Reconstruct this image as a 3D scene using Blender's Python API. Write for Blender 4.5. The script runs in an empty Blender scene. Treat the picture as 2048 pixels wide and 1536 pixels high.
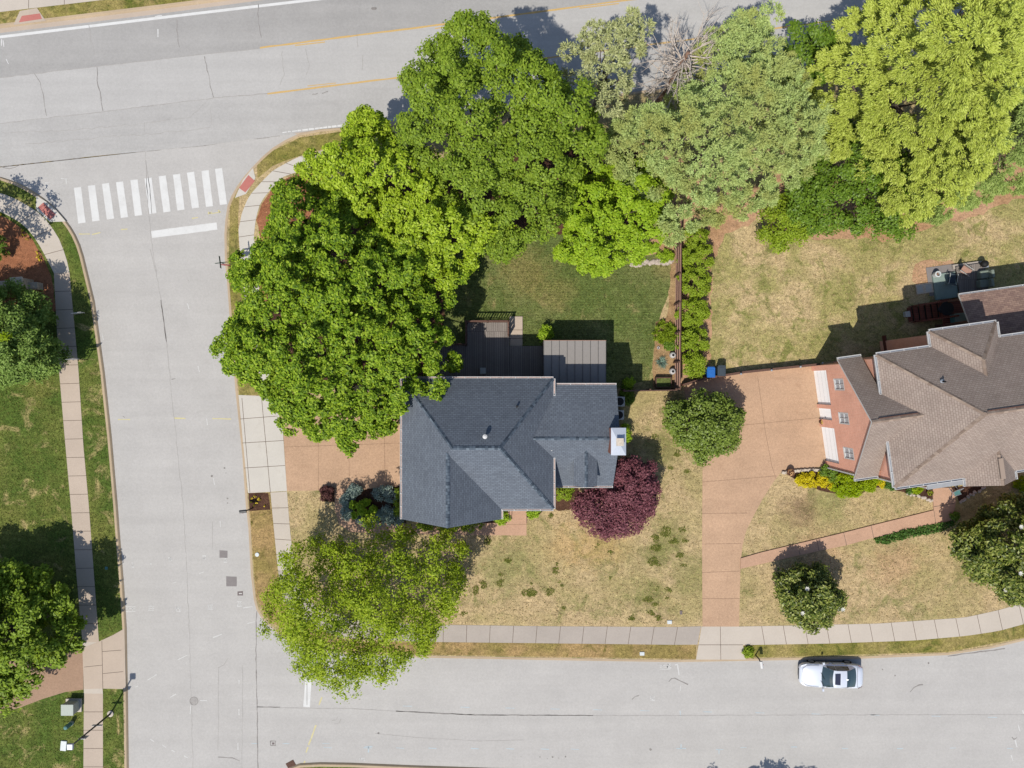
import bpy, math, random
import numpy as np
from mathutils import Vector, Matrix, geometry
R = math.radians
SC = bpy.context.scene
COL = SC.collection

# ------------------------------------------------------------------ camera, light, exposure
H, S = 54.6, 26.0                       # drone height (m), photo pixels per metre on the ground
cam_d = bpy.data.cameras.new("camera"); cam = bpy.data.objects.new("camera", cam_d); COL.objects.link(cam)
cam.location = (0, 0, H); cam.rotation_euler = (0, 0, 0)
cam_d.sensor_width = 36.0; cam_d.lens = 18.0 * H / (1024 / S); cam_d.clip_start = 1.0; cam_d.clip_end = 3000
SC.camera = cam
ELEV, AZ = R(57.6), R(210.0)            # sun stands south-south-west
w = bpy.data.worlds.new("World"); SC.world = w; w.use_nodes = True
nt = w.node_tree; nt.nodes.clear()
sky = nt.nodes.new("ShaderNodeTexSky"); sky.sky_type = 'NISHITA'; sky.sun_disc = False
sky.sun_elevation = ELEV; sky.sun_rotation = AZ; sky.air_density = 1.0; sky.dust_density = 0.8
bg = nt.nodes.new("ShaderNodeBackground"); bg.inputs[1].default_value = 0.12
wo = nt.nodes.new("ShaderNodeOutputWorld")
nt.links.new(sky.outputs[0], bg.inputs[0]); nt.links.new(bg.outputs[0], wo.inputs[0])
sun_d = bpy.data.lights.new("sun", 'SUN'); sun_d.energy = 4.25; sun_d.angle = R(0.53); sun_d.color = (1.0, 0.95, 0.86)
sun = bpy.data.objects.new("sun", sun_d); COL.objects.link(sun); sun.location = (-40, -60, 80)
SUNV = Vector((math.sin(AZ) * math.cos(ELEV), math.cos(AZ) * math.cos(ELEV), math.sin(ELEV)))
sun.rotation_euler = SUNV.to_track_quat('Z', 'Y').to_euler()
SC.view_settings.view_transform = 'Standard'; SC.view_settings.look = 'None'
SC.view_settings.exposure = 0.55; SC.view_settings.gamma = 1.0; SC.view_settings.use_curve_mapping = False
SC.cycles.max_bounces = 6; SC.cycles.diffuse_bounces = 3; SC.cycles.transmission_bounces = 4

# ------------------------------------------------------------------ helpers
GAIN = 2.05
def lin(c):
    c = c / 255.0
    return c / 12.92 if c <= 0.04045 else ((c + 0.055) / 1.055) ** 2.4
def alb(r, g, b, gain=GAIN):
    return (lin(r) / gain, lin(g) / gain, lin(b) / gain, 1.0)
def P(px, py, z=0.0):
    k = (H - z) / H
    return Vector(((px - 1024) / S * k, (768 - py) / S * k, z))
def P2(px, py, z=0.0):
    v = P(px, py, z); return (v.x, v.y)
def lerp(a, b, t): return a + (b - a) * t

# ---- materials
MATS = {}
def node(nt, typ, **kw):
    n = nt.nodes.new(typ)
    for k, v in kw.items():
        if k.startswith('i_'): n.inputs[k[2:].replace('_', ' ')].default_value = v
        else: setattr(n, k, v)
    return n
def newmat(name, rough=0.8, spec=0.3, metal=0.0):
    m = bpy.data.materials.new(name); m.use_nodes = True
    nt = m.node_tree; b = nt.nodes['Principled BSDF']
    b.inputs['Roughness'].default_value = rough; b.inputs['Specular IOR Level'].default_value = spec
    b.inputs['Metallic'].default_value = metal
    MATS[name] = m
    return m, nt, b
def noise(nt, vec, scale, detail=4.0, rough=0.55, dist=0.0):
    n = node(nt, 'ShaderNodeTexNoise'); n.inputs['Scale'].default_value = scale
    n.inputs['Detail'].default_value = detail; n.inputs['Roughness'].default_value = rough; n.inputs['Distortion'].default_value = dist
    nt.links.new(vec, n.inputs['Vector']); return n.outputs['Fac']
def ramp(nt, fac, stops, interp='LINEAR'):
    r = node(nt, 'ShaderNodeValToRGB'); r.color_ramp.interpolation = interp
    e = r.color_ramp.elements
    while len(e) < len(stops): e.new(0.5)
    for el, (p, c) in zip(e, stops):
        el.position = p; el.color = c if len(c) == 4 else (*c, 1)
    nt.links.new(fac, r.inputs['Fac']); return r.outputs['Color']
def mix(nt, fac, a, b, mode='MIX'):
    m = node(nt, 'ShaderNodeMix', data_type='RGBA', blend_type=mode)
    for sock, v in ((m.inputs[0], fac), (m.inputs[6], a), (m.inputs[7], b)):
        if isinstance(v, (int, float)): sock.default_value = v
        elif isinstance(v, tuple): sock.default_value = v
        else: nt.links.new(v, sock)
    return m.outputs[2]
def objco(nt, scale=(1, 1, 1), rot=0.0):
    t = node(nt, 'ShaderNodeTexCoord'); mp = node(nt, 'ShaderNodeMapping')
    mp.inputs['Scale'].default_value = scale; mp.inputs['Rotation'].default_value = (0, 0, rot)
    nt.links.new(t.outputs['Object'], mp.inputs['Vector']); return mp.outputs['Vector']
def g(v): return (v, v, v, 1)
def bump(nt, b, h, strength=0.4, dist=0.03):
    n = node(nt, 'ShaderNodeBump'); n.inputs['Strength'].default_value = strength; n.inputs['Distance'].default_value = dist
    nt.links.new(h, n.inputs['Height']); nt.links.new(n.outputs['Normal'], b.inputs['Normal'])

def flat(name, col, rough=0.6, spec=0.3, metal=0.0, var=0.12, scale=6.0):
    m, nt, b = newmat(name, rough, spec, metal)
    v = objco(nt)
    f = ramp(nt, noise(nt, v, scale, 5.0, 0.65), [(0.3, g(1 - var)), (0.7, g(1 + var))])
    nt.links.new(mix(nt, 1.0, col, f, 'MULTIPLY'), b.inputs['Base Color'])
    return m
def ground(name, c1, c2, c3, s=(0.12, 0.7, 5.0), t2=(0.42, 0.6), t3=(0.55, 0.68), fine=0.35, stripes=None, bumpv=0.5, spots=()):
    """Grass or soil: two colours in broad patches, a third in smaller tufts, and fine blade-scale mottling."""
    m, nt, b = newmat(name, 0.95, 0.1)
    v = objco(nt)
    a = ramp(nt, noise(nt, v, s[0], 6.0, 0.62, 0.4), [(t2[0], g(0)), (t2[1], g(1))])
    base = mix(nt, a, c1, c2)
    c = ramp(nt, noise(nt, v, s[1], 7.0, 0.68, 0.8), [(t3[0], g(0)), (t3[1], g(1))])
    base = mix(nt, c, base, c3)
    for px, py, r, col, amt in spots:                # bleached or greener areas of the turf
        d = node(nt, 'ShaderNodeVectorMath', operation='DISTANCE'); nt.links.new(v, d.inputs[0]); d.inputs[1].default_value = (*P2(px, py), 0)
        ad = node(nt, 'ShaderNodeMath', operation='MULTIPLY_ADD'); nt.links.new(noise(nt, v, 0.9, 6.0, 0.7), ad.inputs[0]); ad.inputs[1].default_value = r * 2.2; nt.links.new(d.outputs['Value'], ad.inputs[2])
        mr = node(nt, 'ShaderNodeMapRange'); nt.links.new(ad.outputs[0], mr.inputs[0]); mr.inputs[1].default_value = r * 1.5; mr.inputs[2].default_value = r * 2.2; mr.inputs[3].default_value = amt; mr.inputs[4].default_value = 0.0
        base = mix(nt, mr.outputs[0], base, col)
    fv = objco(nt, (1, 1, 1), 0.6)
    f1 = ramp(nt, noise(nt, fv, s[2], 6.0, 0.75, 1.5), [(0.36, g(1 - fine * 1.25)), (0.5, g(1.0)), (0.64, g(1 + fine * 1.1))])
    f3 = ramp(nt, noise(nt, fv, 13.0, 3.0, 0.8), [(0.36, g(1 - fine * .6)), (0.64, g(1 + fine * .6))])
    base = mix(nt, 1.0, base, f3, 'MULTIPLY')
    base = mix(nt, 1.0, base, f1, 'MULTIPLY')
    f2 = ramp(nt, noise(nt, objco(nt, (0.55, 1.3, 1.0)), 2.2, 6.0, 0.75, 0.6), [(0.36, g(0.80)), (0.5, g(1.0)), (0.64, g(1.16))])
    base = mix(nt, 1.0, base, f2, 'MULTIPLY')
    if stripes:
        wv = node(nt, 'ShaderNodeTexWave', bands_direction='Y'); wv.inputs['Scale'].default_value = stripes
        wv.inputs['Distortion'].default_value = 1.5; wv.inputs['Detail'].default_value = 3
        nt.links.new(v, wv.inputs['Vector'])
        base = mix(nt, 1.0, base, ramp(nt, wv.outputs['Fac'], [(0.0, g(0.9)), (1.0, g(1.08))]), 'MULTIPLY')
    nt.links.new(base, b.inputs['Base Color'])
    bump(nt, b, noise(nt, fv, 9.0, 6.0, 0.75), bumpv, 0.06)
    return m
def paving(name, col, var=0.10, stain=None, spk=0.12, rot=0.0, streak=None, fs=40.0):
    m, nt, b = newmat(name, 0.9, 0.2)
    v = objco(nt)
    f = ramp(nt, noise(nt, v, 0.35, 6.0, 0.65), [(0.3, g(1 - var)), (0.7, g(1 + var))])
    base = mix(nt, 1.0, col, f, 'MULTIPLY')
    f = ramp(nt, noise(nt, v, fs, 3.0, 0.8), [(0.25, g(1 - spk)), (0.75, g(1 + spk))])
    base = mix(nt, 1.0, base, f, 'MULTIPLY')
    f = ramp(nt, noise(nt, v, 6.0, 5.0, 0.7), [(0.3, g(1 - spk * .5)), (0.7, g(1 + spk * .5))])
    base = mix(nt, 1.0, base, f, 'MULTIPLY')
    if streak:
        sv = objco(nt, (0.05, 1.0, 1.0), rot)
        f = ramp(nt, noise(nt, sv, streak[0], 5.0, 0.6), [(0.3, g(1 - streak[1])), (0.7, g(1 + streak[1]))])
        base = mix(nt, 1.0, base, f, 'MULTIPLY')
    if stain:
        f = ramp(nt, noise(nt, v, 0.9, 8.0, 0.7, 0.6), [(0.58, g(0)), (0.72, g(0.55))])
        base = mix(nt, f, base, stain)
    nt.links.new(base, b.inputs['Base Color'])
    bump(nt, b, noise(nt, v, 60.0, 3.0), 0.25, 0.01)
    return m
def tiles(name, c1, c2, mortar, bw, bh, ms=0.012, rough=0.9, bias=0.0, var=0.15, boost=None, off=0.5):
    """Courses laid out in the surface's own UV (metres): shingles, bricks, boards."""
    m, nt, b = newmat(name, rough, 0.2)
    t = node(nt, 'ShaderNodeTexCoord')
    br = node(nt, 'ShaderNodeTexBrick'); br.offset = off
    br.inputs['Color1'].default_value = c1; br.inputs['Color2'].default_value = c2; br.inputs['Mortar'].default_value = mortar
    br.inputs['Scale'].default_value = 1.0; br.inputs['Mortar Size'].default_value = ms; br.inputs['Bias'].default_value = bias
    br.inputs['Brick Width'].default_value = bw; br.inputs['Row Height'].default_value = bh; br.inputs['Mortar Smooth'].default_value = 0.3
    nt.links.new(t.outputs['UV'], br.inputs['Vector'])
    v = objco(nt)
    f = ramp(nt, noise(nt, v, 0.6, 6.0, 0.65), [(0.3, g(1 - var)), (0.7, g(1 + var))])
    base = mix(nt, 1.0, br.outputs['Color'], f, 'MULTIPLY')
    f = ramp(nt, noise(nt, v, 14.0, 4.0, 0.75), [(0.3, g(1 - var)), (0.7, g(1 + var))])
    base = mix(nt, 1.0, base, f, 'MULTIPLY')
    if boost:
        br2 = node(nt, 'ShaderNodeTexBrick'); br2.offset = off
        br2.inputs['Color1'].default_value = g(0); br2.inputs['Color2'].default_value = g(1); br2.inputs['Mortar'].default_value = g(0)
        br2.inputs['Scale'].default_value = 1.0; br2.inputs['Bias'].default_value = -0.2
        br2.inputs['Brick Width'].default_value = bw * .55; br2.inputs['Row Height'].default_value = bh
        nt.links.new(t.outputs['UV'], br2.inputs['Vector'])
        f = ramp(nt, br2.outputs['Color'], [(0.72, g(0)), (0.9, g(0.75))])
        base = mix(nt, f, base, boost)
    nt.links.new(base, b.inputs['Base Color'])
    bump(nt, b, br.outputs['Fac'], -0.35, 0.02)
    return m
def leafmat(name, cols, trans=0.3, rough=0.55, spec=0.3, patch=None):
    spec *= 0.4; trans = trans + .08
    m, nt, b = newmat(name, rough, spec)
    geo = node(nt, 'ShaderNodeNewGeometry')
    n = len(cols)
    col = ramp(nt, geo.outputs['Random Per Island'], [(i / max(1, n - 1), c) for i, c in enumerate(cols)])
    if patch:
        v = objco(nt)
        f = ramp(nt, noise(nt, v, patch[1], 3.0, 0.6), [(0.45, g(0)), (0.62, g(0.85))])
        col = mix(nt, f, col, patch[0])
    nt.links.new(col, b.inputs['Base Color'])
    tr = node(nt, 'ShaderNodeBsdfTranslucent')
    nt.links.new(mix(nt, 1.0, col, (1.25, 1.12, 0.6, 1), 'MULTIPLY'), tr.inputs['Color'])
    mx = node(nt, 'ShaderNodeMixShader'); mx.inputs[0].default_value = trans
    nt.links.new(b.outputs[0], mx.inputs[1]); nt.links.new(tr.outputs[0], mx.inputs[2])
    nt.links.new(mx.outputs[0], nt.nodes['Material Output'].inputs['Surface'])
    return m
def glassy(name, col, rough=0.08, spec=0.8):
    m, nt, b = newmat(name, rough, spec); b.inputs['Base Color'].default_value = col
    return m

# ---- mesh builder
ORG = {}
class MB:
    def __init__(s): s.v = []; s.f = []; s.m = []; s.uv = []
    def add(s, pts, faces, m=0, uvs=None):
        o = len(s.v); s.v += [tuple(p) for p in pts]
        for i, f in enumerate(faces):
            s.f.append([o + k for k in f]); s.m.append(m)
            s.uv.append(uvs[i] if uvs else None)
    def poly(s, pts, m=0, uv=True):
        pts = [Vector(p) for p in pts]
        n = Vector((0, 0, 0))
        for i in range(len(pts)):
            a, b = pts[i], pts[(i + 1) % len(pts)]
            n += Vector(((a.y - b.y) * (a.z + b.z), (a.z - b.z) * (a.x + b.x), (a.x - b.x) * (a.y + b.y)))
        n.normalize()
        ux = Vector((0, 0, 1)).cross(n)
        if ux.length < 1e-4: ux = Vector((1, 0, 0))
        ux.normalize(); uy = n.cross(ux)
        uvs = [(p.dot(ux), p.dot(uy)) for p in pts]
        if len(pts) <= 4: s.add(pts, [list(range(len(pts)))], m, [uvs]); return
        tris = geometry.tessellate_polygon([pts])
        out = []
        for t in tris:
            a, b, c = (pts[i] for i in t)
            t = list(t)
            if (b - a).cross(c - a).dot(n) < 0: t.reverse()
            out.append(t)
        s.add(pts, out, m, [[uvs[i] for i in t] for t in out])
    def flat(s, pts2, z, m=0):
        pts2 = list(pts2); a = sum(p[0] * q[1] - q[0] * p[1] for p, q in zip(pts2, pts2[1:] + pts2[:1]))
        if a < 0: pts2.reverse()
        s.poly([(p[0], p[1], z) for p in pts2], m)
    def prism(s, pts2, z0, z1, m=0, ms=None):
        pts2 = [tuple(p[:2]) for p in pts2]; a = sum(p[0] * q[1] - q[0] * p[1] for p, q in zip(pts2, pts2[1:] + pts2[:1]))
        if a < 0: pts2.reverse()
        s.flat(pts2, z1, m)
        s.poly([(p[0], p[1], z0) for p in reversed(pts2)], m if ms is None else ms)
        for p, q in zip(pts2, pts2[1:] + pts2[:1]):
            s.poly([(p[0], p[1], z0), (q[0], q[1], z0), (q[0], q[1], z1), (p[0], p[1], z1)], m if ms is None else ms)
    def box(s, c, d, rot=0.0, m=0, bev=0.0):
        cx, cy, cz = c; hx, hy, hz = d[0] / 2, d[1] / 2, d[2] / 2
        co, si = math.cos(rot), math.sin(rot)
        def t(x, y): return (cx + x * co - y * si, cy + x * si + y * co)
        if bev > 0:
            b = bev
            pl = [(-hx + b, -hy), (hx - b, -hy), (hx, -hy + b), (hx, hy - b), (hx - b, hy), (-hx + b, hy), (-hx, hy - b), (-hx, -hy + b)]
            s.prism([t(*p) for p in pl], cz - hz, cz + hz - b, m)
            pl2 = [(-hx + b, -hy + b), (hx - b, -hy + b), (hx - b, hy - b), (-hx + b, hy - b)]
            s.flat([t(*p) for p in pl2], cz + hz, m)
            idx = [(0, 1, 1, 0), (2, 3, 2, 1), (4, 5, 3, 2), (6, 7, 0, 3)]
            for a, bb, cc, dd in idx:
                s.poly([(*t(*pl[a]), cz + hz - b), (*t(*pl[bb]), cz + hz - b), (*t(*pl2[cc]), cz + hz), (*t(*pl2[dd]), cz + hz)], m)
            for a, bb, cc in ((1, 2, 1), (3, 4, 2), (5, 6, 3), (7, 0, 0)):
                s.poly([(*t(*pl[a]), cz + hz - b), (*t(*pl[bb]), cz + hz - b), (*t(*pl2[cc]), cz + hz)], m)
        else:
            s.prism([t(-hx, -hy), t(hx, -hy), t(hx, hy), t(-hx, hy)], cz - hz, cz + hz, m)
    def beam(s, a, b, wd, ht, m=0, up=Vector((0, 0, 1))):
        a, b = Vector(a), Vector(b); d = (b - a).normalized()
        sx = d.cross(up)
        if sx.length < 1e-3: sx = Vector((1, 0, 0))
        sx.normalize(); sz = sx.cross(d)
        c = []
        for p in (a, b):
            for i, j in ((-1, -1), (1, -1), (1, 1), (-1, 1)): c.append(p + sx * wd / 2 * i + sz * ht / 2 * j)
        for q in ((0, 1, 2, 3), (7, 6, 5, 4), (0, 4, 5, 1), (1, 5, 6, 2), (2, 6, 7, 3), (3, 7, 4, 0)):
            s.poly([c[i] for i in q], m)
    def tube(s, path, rad, n=8, m=0, cap=True):
        path = [Vector(p) for p in path]
        if not isinstance(rad, (list, tuple)): rad = [rad] * len(path)
        o = len(s.v); ref = Vector((0.31, 0.17, 0.93)).normalized()
        for i, p in enumerate(path):
            d = (path[min(i + 1, len(path) - 1)] - path[max(i - 1, 0)]).normalized()
            r = ref if abs(d.dot(ref)) < 0.95 else Vector((1, 0, 0))
            x = d.cross(r).normalized(); y = d.cross(x)
            for k in range(n):
                a = 2 * math.pi * k / n
                s.v.append(tuple(p + (x * math.cos(a) + y * math.sin(a)) * rad[i]))
        for i in range(len(path) - 1):
            for k in range(n):
                s.f.append([o + i * n + k, o + i * n + (k + 1) % n, o + (i + 1) * n + (k + 1) % n, o + (i + 1) * n + k]); s.m.append(m); s.uv.append(None)
        if cap:
            s.f.append([o + k for k in range(n)][::-1]); s.m.append(m); s.uv.append(None)
            e = o + (len(path) - 1) * n
            s.f.append([e + k for k in range(n)]); s.m.append(m); s.uv.append(None)
    def lathe(s, c, prof, n=20, m=0):
        o = len(s.v)
        for r, z in prof:
            for k in range(n):
                a = 2 * math.pi * k / n; s.v.append((c[0] + r * math.cos(a), c[1] + r * math.sin(a), c[2] + z))
        for i in range(len(prof) - 1):
            for k in range(n):
                s.f.append([o + i * n + k, o + i * n + (k + 1) % n, o + (i + 1) * n + (k + 1) % n, o + (i + 1) * n + k]); s.m.append(m); s.uv.append(None)
        s.f.append([o + (len(prof) - 1) * n + k for k in range(n)]); s.m.append(m); s.uv.append(None)
    def ribbon(s, path, wd, z, m=0, jit=0.0, wj=0.0):
        pts = [Vector((p[0], p[1], 0)) for p in path]; L = []
        for i, p in enumerate(pts):
            d = (pts[min(i + 1, len(pts) - 1)] - pts[max(i - 1, 0)]); d.normalize(); n = Vector((-d.y, d.x, 0))
            ww = wd * (1 + random.uniform(-wj, wj)); q = p + n * random.uniform(-jit, jit)
            L.append((q + n * ww / 2, q - n * ww / 2))
        for (a, b), (c, d) in zip(L, L[1:]):
            s.poly([(b.x, b.y, z), (d.x, d.y, z), (c.x, c.y, z), (a.x, a.y, z)], m)
    def build(s, name, mats, parent=None, org=None, smooth=False):
        me = bpy.data.meshes.new(name)
        if org is None: org = ORG.get(parent.name, Vector((0, 0, 0))) if parent else Vector((0, 0, 0))
        org = Vector(org)
        me.from_pydata([(x - org.x, y - org.y, z - org.z) for x, y, z in s.v], [], s.f)
        ul = me.uv_layers.new(name="UVMap"); li = 0; flatuv = []
        for f, u in zip(s.f, s.uv):
            for k in range(len(f)): flatuv += (u[k] if u else (0.0, 0.0))
        ul.data.foreach_set('uv', flatuv)
        me.polygons.foreach_set('material_index', s.m)
        if smooth: me.polygons.foreach_set('use_smooth', [True] * len(s.f))
        if not isinstance(mats, (list, tuple)): mats = [mats]
        for m in mats: me.materials.append(MATS[m] if isinstance(m, str) else m)
        me.update()
        o = bpy.data.objects.new(name, me); COL.objects.link(o)
        if parent: o.parent = parent; ORG[o.name] = org
        else: o.location = org; ORG[o.name] = org
        return o
def tag(o, label=None, cat=None, group=None, kind=None):
    if label: o['label'] = label
    if cat: o['category'] = cat
    if group: o['group'] = group
    if kind: o['kind'] = kind
    return o
def thing(name, loc, label, cat, group=None):
    o = bpy.data.objects.new(name, None); COL.objects.link(o); o.location = loc; o.empty_display_size = 0.2
    ORG[o.name] = Vector(loc); return tag(o, label, cat, group)
def struct(o): o['kind'] = 'structure'; return o

random.seed(7)
# ------------------------------------------------------------------ materials
flat('white_paint', alb(240, 240, 238), 0.5, 0.4, var=0.05)
flat('door_white', (0.80, 0.80, 0.80, 1), 0.5, var=0.03)
flat('white_trim', alb(232, 230, 228), 0.5, var=0.06)
flat('gutter_debris', alb(206, 176, 166), 0.9, var=0.45, scale=14)
flat('dark_metal', alb(42, 42, 46), 0.5, 0.5)
flat('black', alb(22, 22, 24), 0.7)
flat('galvanised', alb(185, 190, 198), 0.4, 0.5, 0.3)
flat('cap_metal', alb(205, 212, 224), 0.35, 0.5, 0.2, var=0.05)
flat('wood_brown', alb(112, 82, 70), 0.85, var=0.25, scale=9)
flat('wood_light', alb(190, 150, 132), 0.85, var=0.2, scale=9)
flat('bark', alb(120, 105, 92), 0.95, var=0.35, scale=12)
flat('bark_grey', alb(226, 212, 200), 0.95, var=0.3, scale=8)
flat('bark_pale', alb(150, 138, 124), 0.95, var=0.3, scale=10)
flat('bark_red', alb(150, 118, 100), 0.95, var=0.3, scale=12)
flat('stone', alb(205, 188, 168), 0.9, var=0.3, scale=5)
flat('stone_pale', alb(222, 208, 190), 0.9, var=0.2, scale=7)
flat('terracotta', alb(120, 78, 58), 0.8, var=0.25)
flat('teal', alb(92, 142, 140), 0.6, var=0.1)
flat('cabinet', alb(188, 196, 186), 0.6, var=0.06)
flat('plastic_white', alb(226, 232, 232), 0.5, var=0.05)
flat('blue_plastic', alb(30, 112, 200), 0.4, 0.5, var=0.08)
flat('dark_plastic', alb(62, 74, 84), 0.5, 0.4, var=0.1)
flat('red_paint', alb(200, 50, 52), 0.5, var=0.05)
flat('sign_green', alb(34, 74, 60), 0.5, var=0.05)
flat('sign_yellow', alb(215, 175, 40), 0.5, var=0.05)
flat('sofa_cover', alb(140, 152, 140), 0.8, var=0.12, scale=3)
flat('sofa_dark', alb(60, 74, 86), 0.8, var=0.15, scale=3)
flat('patio_teal', alb(150, 168, 160), 0.85, var=0.1, scale=2)
flat('pale_grey', alb(205, 206, 200), 0.7, var=0.08)
flat('pot_glaze', alb(214, 210, 208), 0.4, 0.5, var=0.1)
flat('iron_lid', alb(128, 116, 114), 0.8, var=0.25, scale=25)
flat('rust_grate', alb(128, 96, 82), 0.9, var=0.3, scale=25)
flat('flower_yellow', alb(235, 205, 40), 0.7, var=0.1)
flat('flower_white', alb(242, 240, 230), 0.7, var=0.05)
flat('flower_pink', alb(225, 175, 120), 0.7, var=0.1)
flat('rock', alb(205, 190, 176), 0.95, var=0.3, scale=6)
glassy('glass', (0.03, 0.035, 0.04, 1)); glassy('glass_light', (0.25, 0.27, 0.3, 1), 0.15)

paving('asphalt', alb(203, 199, 194), 0.05, alb(196, 191, 186), 0.13, R(90), (0.9, 0.045))
paving('asphalt_main', alb(196, 193, 189), 0.05, alb(186, 182, 178), 0.15, R(-7), (1.2, 0.05))
paving('asphalt_dark', alb(184, 181, 177), 0.05, None, 0.15, R(-7), (0.5, 0.10))
paving('asphalt_mid', alb(201, 198, 194), 0.04, None, 0.12, R(-7), (1.0, 0.05))
paving('asphalt_patch', alb(150, 143, 141), 0.06, None, 0.15)
paving('concrete', alb(216, 204, 190), 0.05, alb(205, 190, 172), 0.06)
paving('concrete_light', alb(222, 215, 204), 0.05, alb(205, 196, 184), 0.06)
paving('concrete_grey', alb(192, 181, 170), 0.08, alb(205, 194, 182), 0.08)
paving('concrete_pink', alb(208, 190, 172), 0.06, None, 0.08)
paving('kerb_concrete', alb(205, 182, 152), 0.12, alb(215, 205, 190), 0.08)
paving('aggregate', alb(208, 172, 141), 0.10, alb(182, 146, 118), 0.24, streak=(0.8, 0.06), rot=R(80), fs=22)
paving('aggregate_pink', alb(210, 170, 142), 0.08, alb(196, 156, 128), 0.2, fs=22)
paving('aggregate_brown', alb(182, 150, 126), 0.06, None, 0.2, fs=30)
paving('red_pad', alb(206, 130, 120), 0.06, None, 0.1, fs=30)
flat('joint', alb(128, 112, 98), 0.95, var=0.2)
flat('joint_light', alb(172, 140, 114), 0.95, var=0.2)
flat('crack', alb(154, 148, 143), 0.95, var=0.25)
flat('crack_faint', alb(182, 177, 172), 0.95, var=0.1)
m, nt, b = newmat('line_white', 0.75, 0.2); v = objco(nt)
f = ramp(nt, noise(nt, v, 7.0, 7.0, 0.78, 0.4), [(0.56, g(0)), (0.70, g(0.65))]); f2 = ramp(nt, noise(nt, v, 1.1, 5.0, 0.6), [(0.45, g(0)), (0.65, g(0.28))])
nt.links.new(mix(nt, f2, mix(nt, f, alb(240, 239, 236), alb(206, 202, 198)), alb(206, 202, 198)), b.inputs['Base Color'])
flat('line_worn', alb(222, 219, 214), 0.8, var=0.08, scale=14)
flat('line_yellow', alb(222, 184, 116), 0.7, var=0.12, scale=10)
flat('mark_blue', alb(198, 212, 218), 0.8, var=0.05)
flat('mark_yellow', alb(226, 214, 160), 0.8, var=0.08)
flat('mark_white', alb(226, 224, 220), 0.8, var=0.05)

ground('lawn_dry', alb(205, 180, 137), alb(185, 168, 118), alb(150, 145, 92), (0.16, 0.5, 5.0), (0.44, 0.60), (0.53, 0.66), 0.32, spots=[(1200, 1085, 2.4, alb(208, 172, 114), .5), (1130, 1092, 1.6, alb(208, 172, 114), .45), (1010, 1135, 2.6, alb(140, 144, 86), .6), (1312, 1110, 1.3, alb(122, 128, 66), .7), (1305, 1190, 1.3, alb(122, 128, 66), .6), (1340, 1075, 1.4, alb(130, 134, 72), .6), (1380, 1150, 2.0, alb(150, 146, 90), .6), (1660, 1000, 1.8, alb(150, 150, 92), .6), (1600, 1020, 1.6, alb(140, 112, 90), .6), (1640, 1110, 2.2, alb(196, 160, 122), .6), (1790, 1130, 2.2, alb(196, 160, 122), .6), (1330, 900, 1.6, alb(130, 134, 72), .6)])
ground('lawn_back', alb(206, 182, 138), alb(176, 166, 108), alb(144, 144, 82), (0.22, 0.6, 5.0), (0.43, 0.57), (0.51, 0.64), 0.38)
ground('lawn_green', alb(90, 110, 46), alb(124, 128, 64), alb(176, 160, 108), (0.20, 0.55, 5.0), (0.42, 0.6), (0.56, 0.66), 0.48)
ground('lawn_mown', alb(104, 118, 62), alb(130, 134, 82), alb(162, 150, 100), (0.18, 0.5, 5.0), (0.42, 0.62), (0.56, 0.70), 0.44, stripes=1.6, spots=[(1050, 545, 2.2, alb(150, 136, 84), .6), (1110, 585, 1.8, alb(146, 136, 82), .5), (1330, 530, 1.2, alb(150, 138, 90), .6)])
ground('verge_dry', alb(182, 152, 104), alb(158, 140, 84), alb(120, 112, 56), (0.3, 0.8, 5.0), (0.42, 0.6), (0.54, 0.7), 0.36)
ground('verge_green', alb(146, 138, 72), alb(172, 154, 98), alb(98, 108, 44), (0.3, 0.8, 5.0), (0.42, 0.6), (0.52, 0.68), 0.36)
ground('soil', alb(204, 164, 130), alb(190, 150, 112), alb(150, 116, 82), (0.3, 1.2, 6.0), (0.42, 0.6), (0.6, 0.75), 0.25)
ground('mulch', alb(98, 70, 56), alb(82, 58, 46), alb(128, 96, 76), (0.5, 2.0, 9.0), (0.42, 0.6), (0.58, 0.7), 0.4)
ground('mulch_red', alb(176, 120, 88), alb(158, 104, 74), alb(120, 82, 62), (0.5, 2.0, 9.0), (0.42, 0.6), (0.58, 0.7), 0.3)
ground('bed_soil', alb(186, 158, 116), alb(172, 138, 100), alb(130, 104, 76), (0.5, 1.6, 8.0), (0.42, 0.6), (0.58, 0.7), 0.3)

tiles('shingle_grey', alb(124, 132, 143), alb(111, 118, 129), alb(86, 92, 102), 0.28, 0.145, 0.014, var=0.08, boost=alb(148, 156, 166))
tiles('shingle_brown', alb(180, 163, 151), alb(168, 150, 139), alb(134, 118, 108), 0.24, 0.145, 0.014, var=0.10, boost=alb(206, 186, 168))
tiles('shingle_pink', alb(178, 148, 132), alb(150, 122, 112), alb(120, 98, 90), 0.34, 0.145, 0.012, var=0.08, boost=alb(196, 172, 156))
tiles('brick_b', (.58, .27, .185, 1), (.50, .22, .148, 1), (.62, .39, .30, 1), 0.215, 0.075, 0.012, var=0.1)
tiles('brick_a', alb(170, 96, 78), alb(148, 82, 68), alb(180, 140, 122), 0.215, 0.075, 0.012, var=0.1)
tiles('deck_board', alb(158, 149, 142), alb(140, 131, 125), alb(82, 76, 72), 0.14, 4.0, 0.012, var=0.12, off=0.3)
tiles('deck_red', alb(140, 84, 68), alb(120, 70, 58), alb(70, 42, 36), 4.0, 0.14, 0.012, var=0.12, off=0.3)
flat('porch_roof', alb(156, 150, 145), 0.6, 0.3, var=0.05)
flat('porch_metal', alb(178, 182, 186), 0.45, 0.5, 0.2, var=0.1, scale=3)

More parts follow.
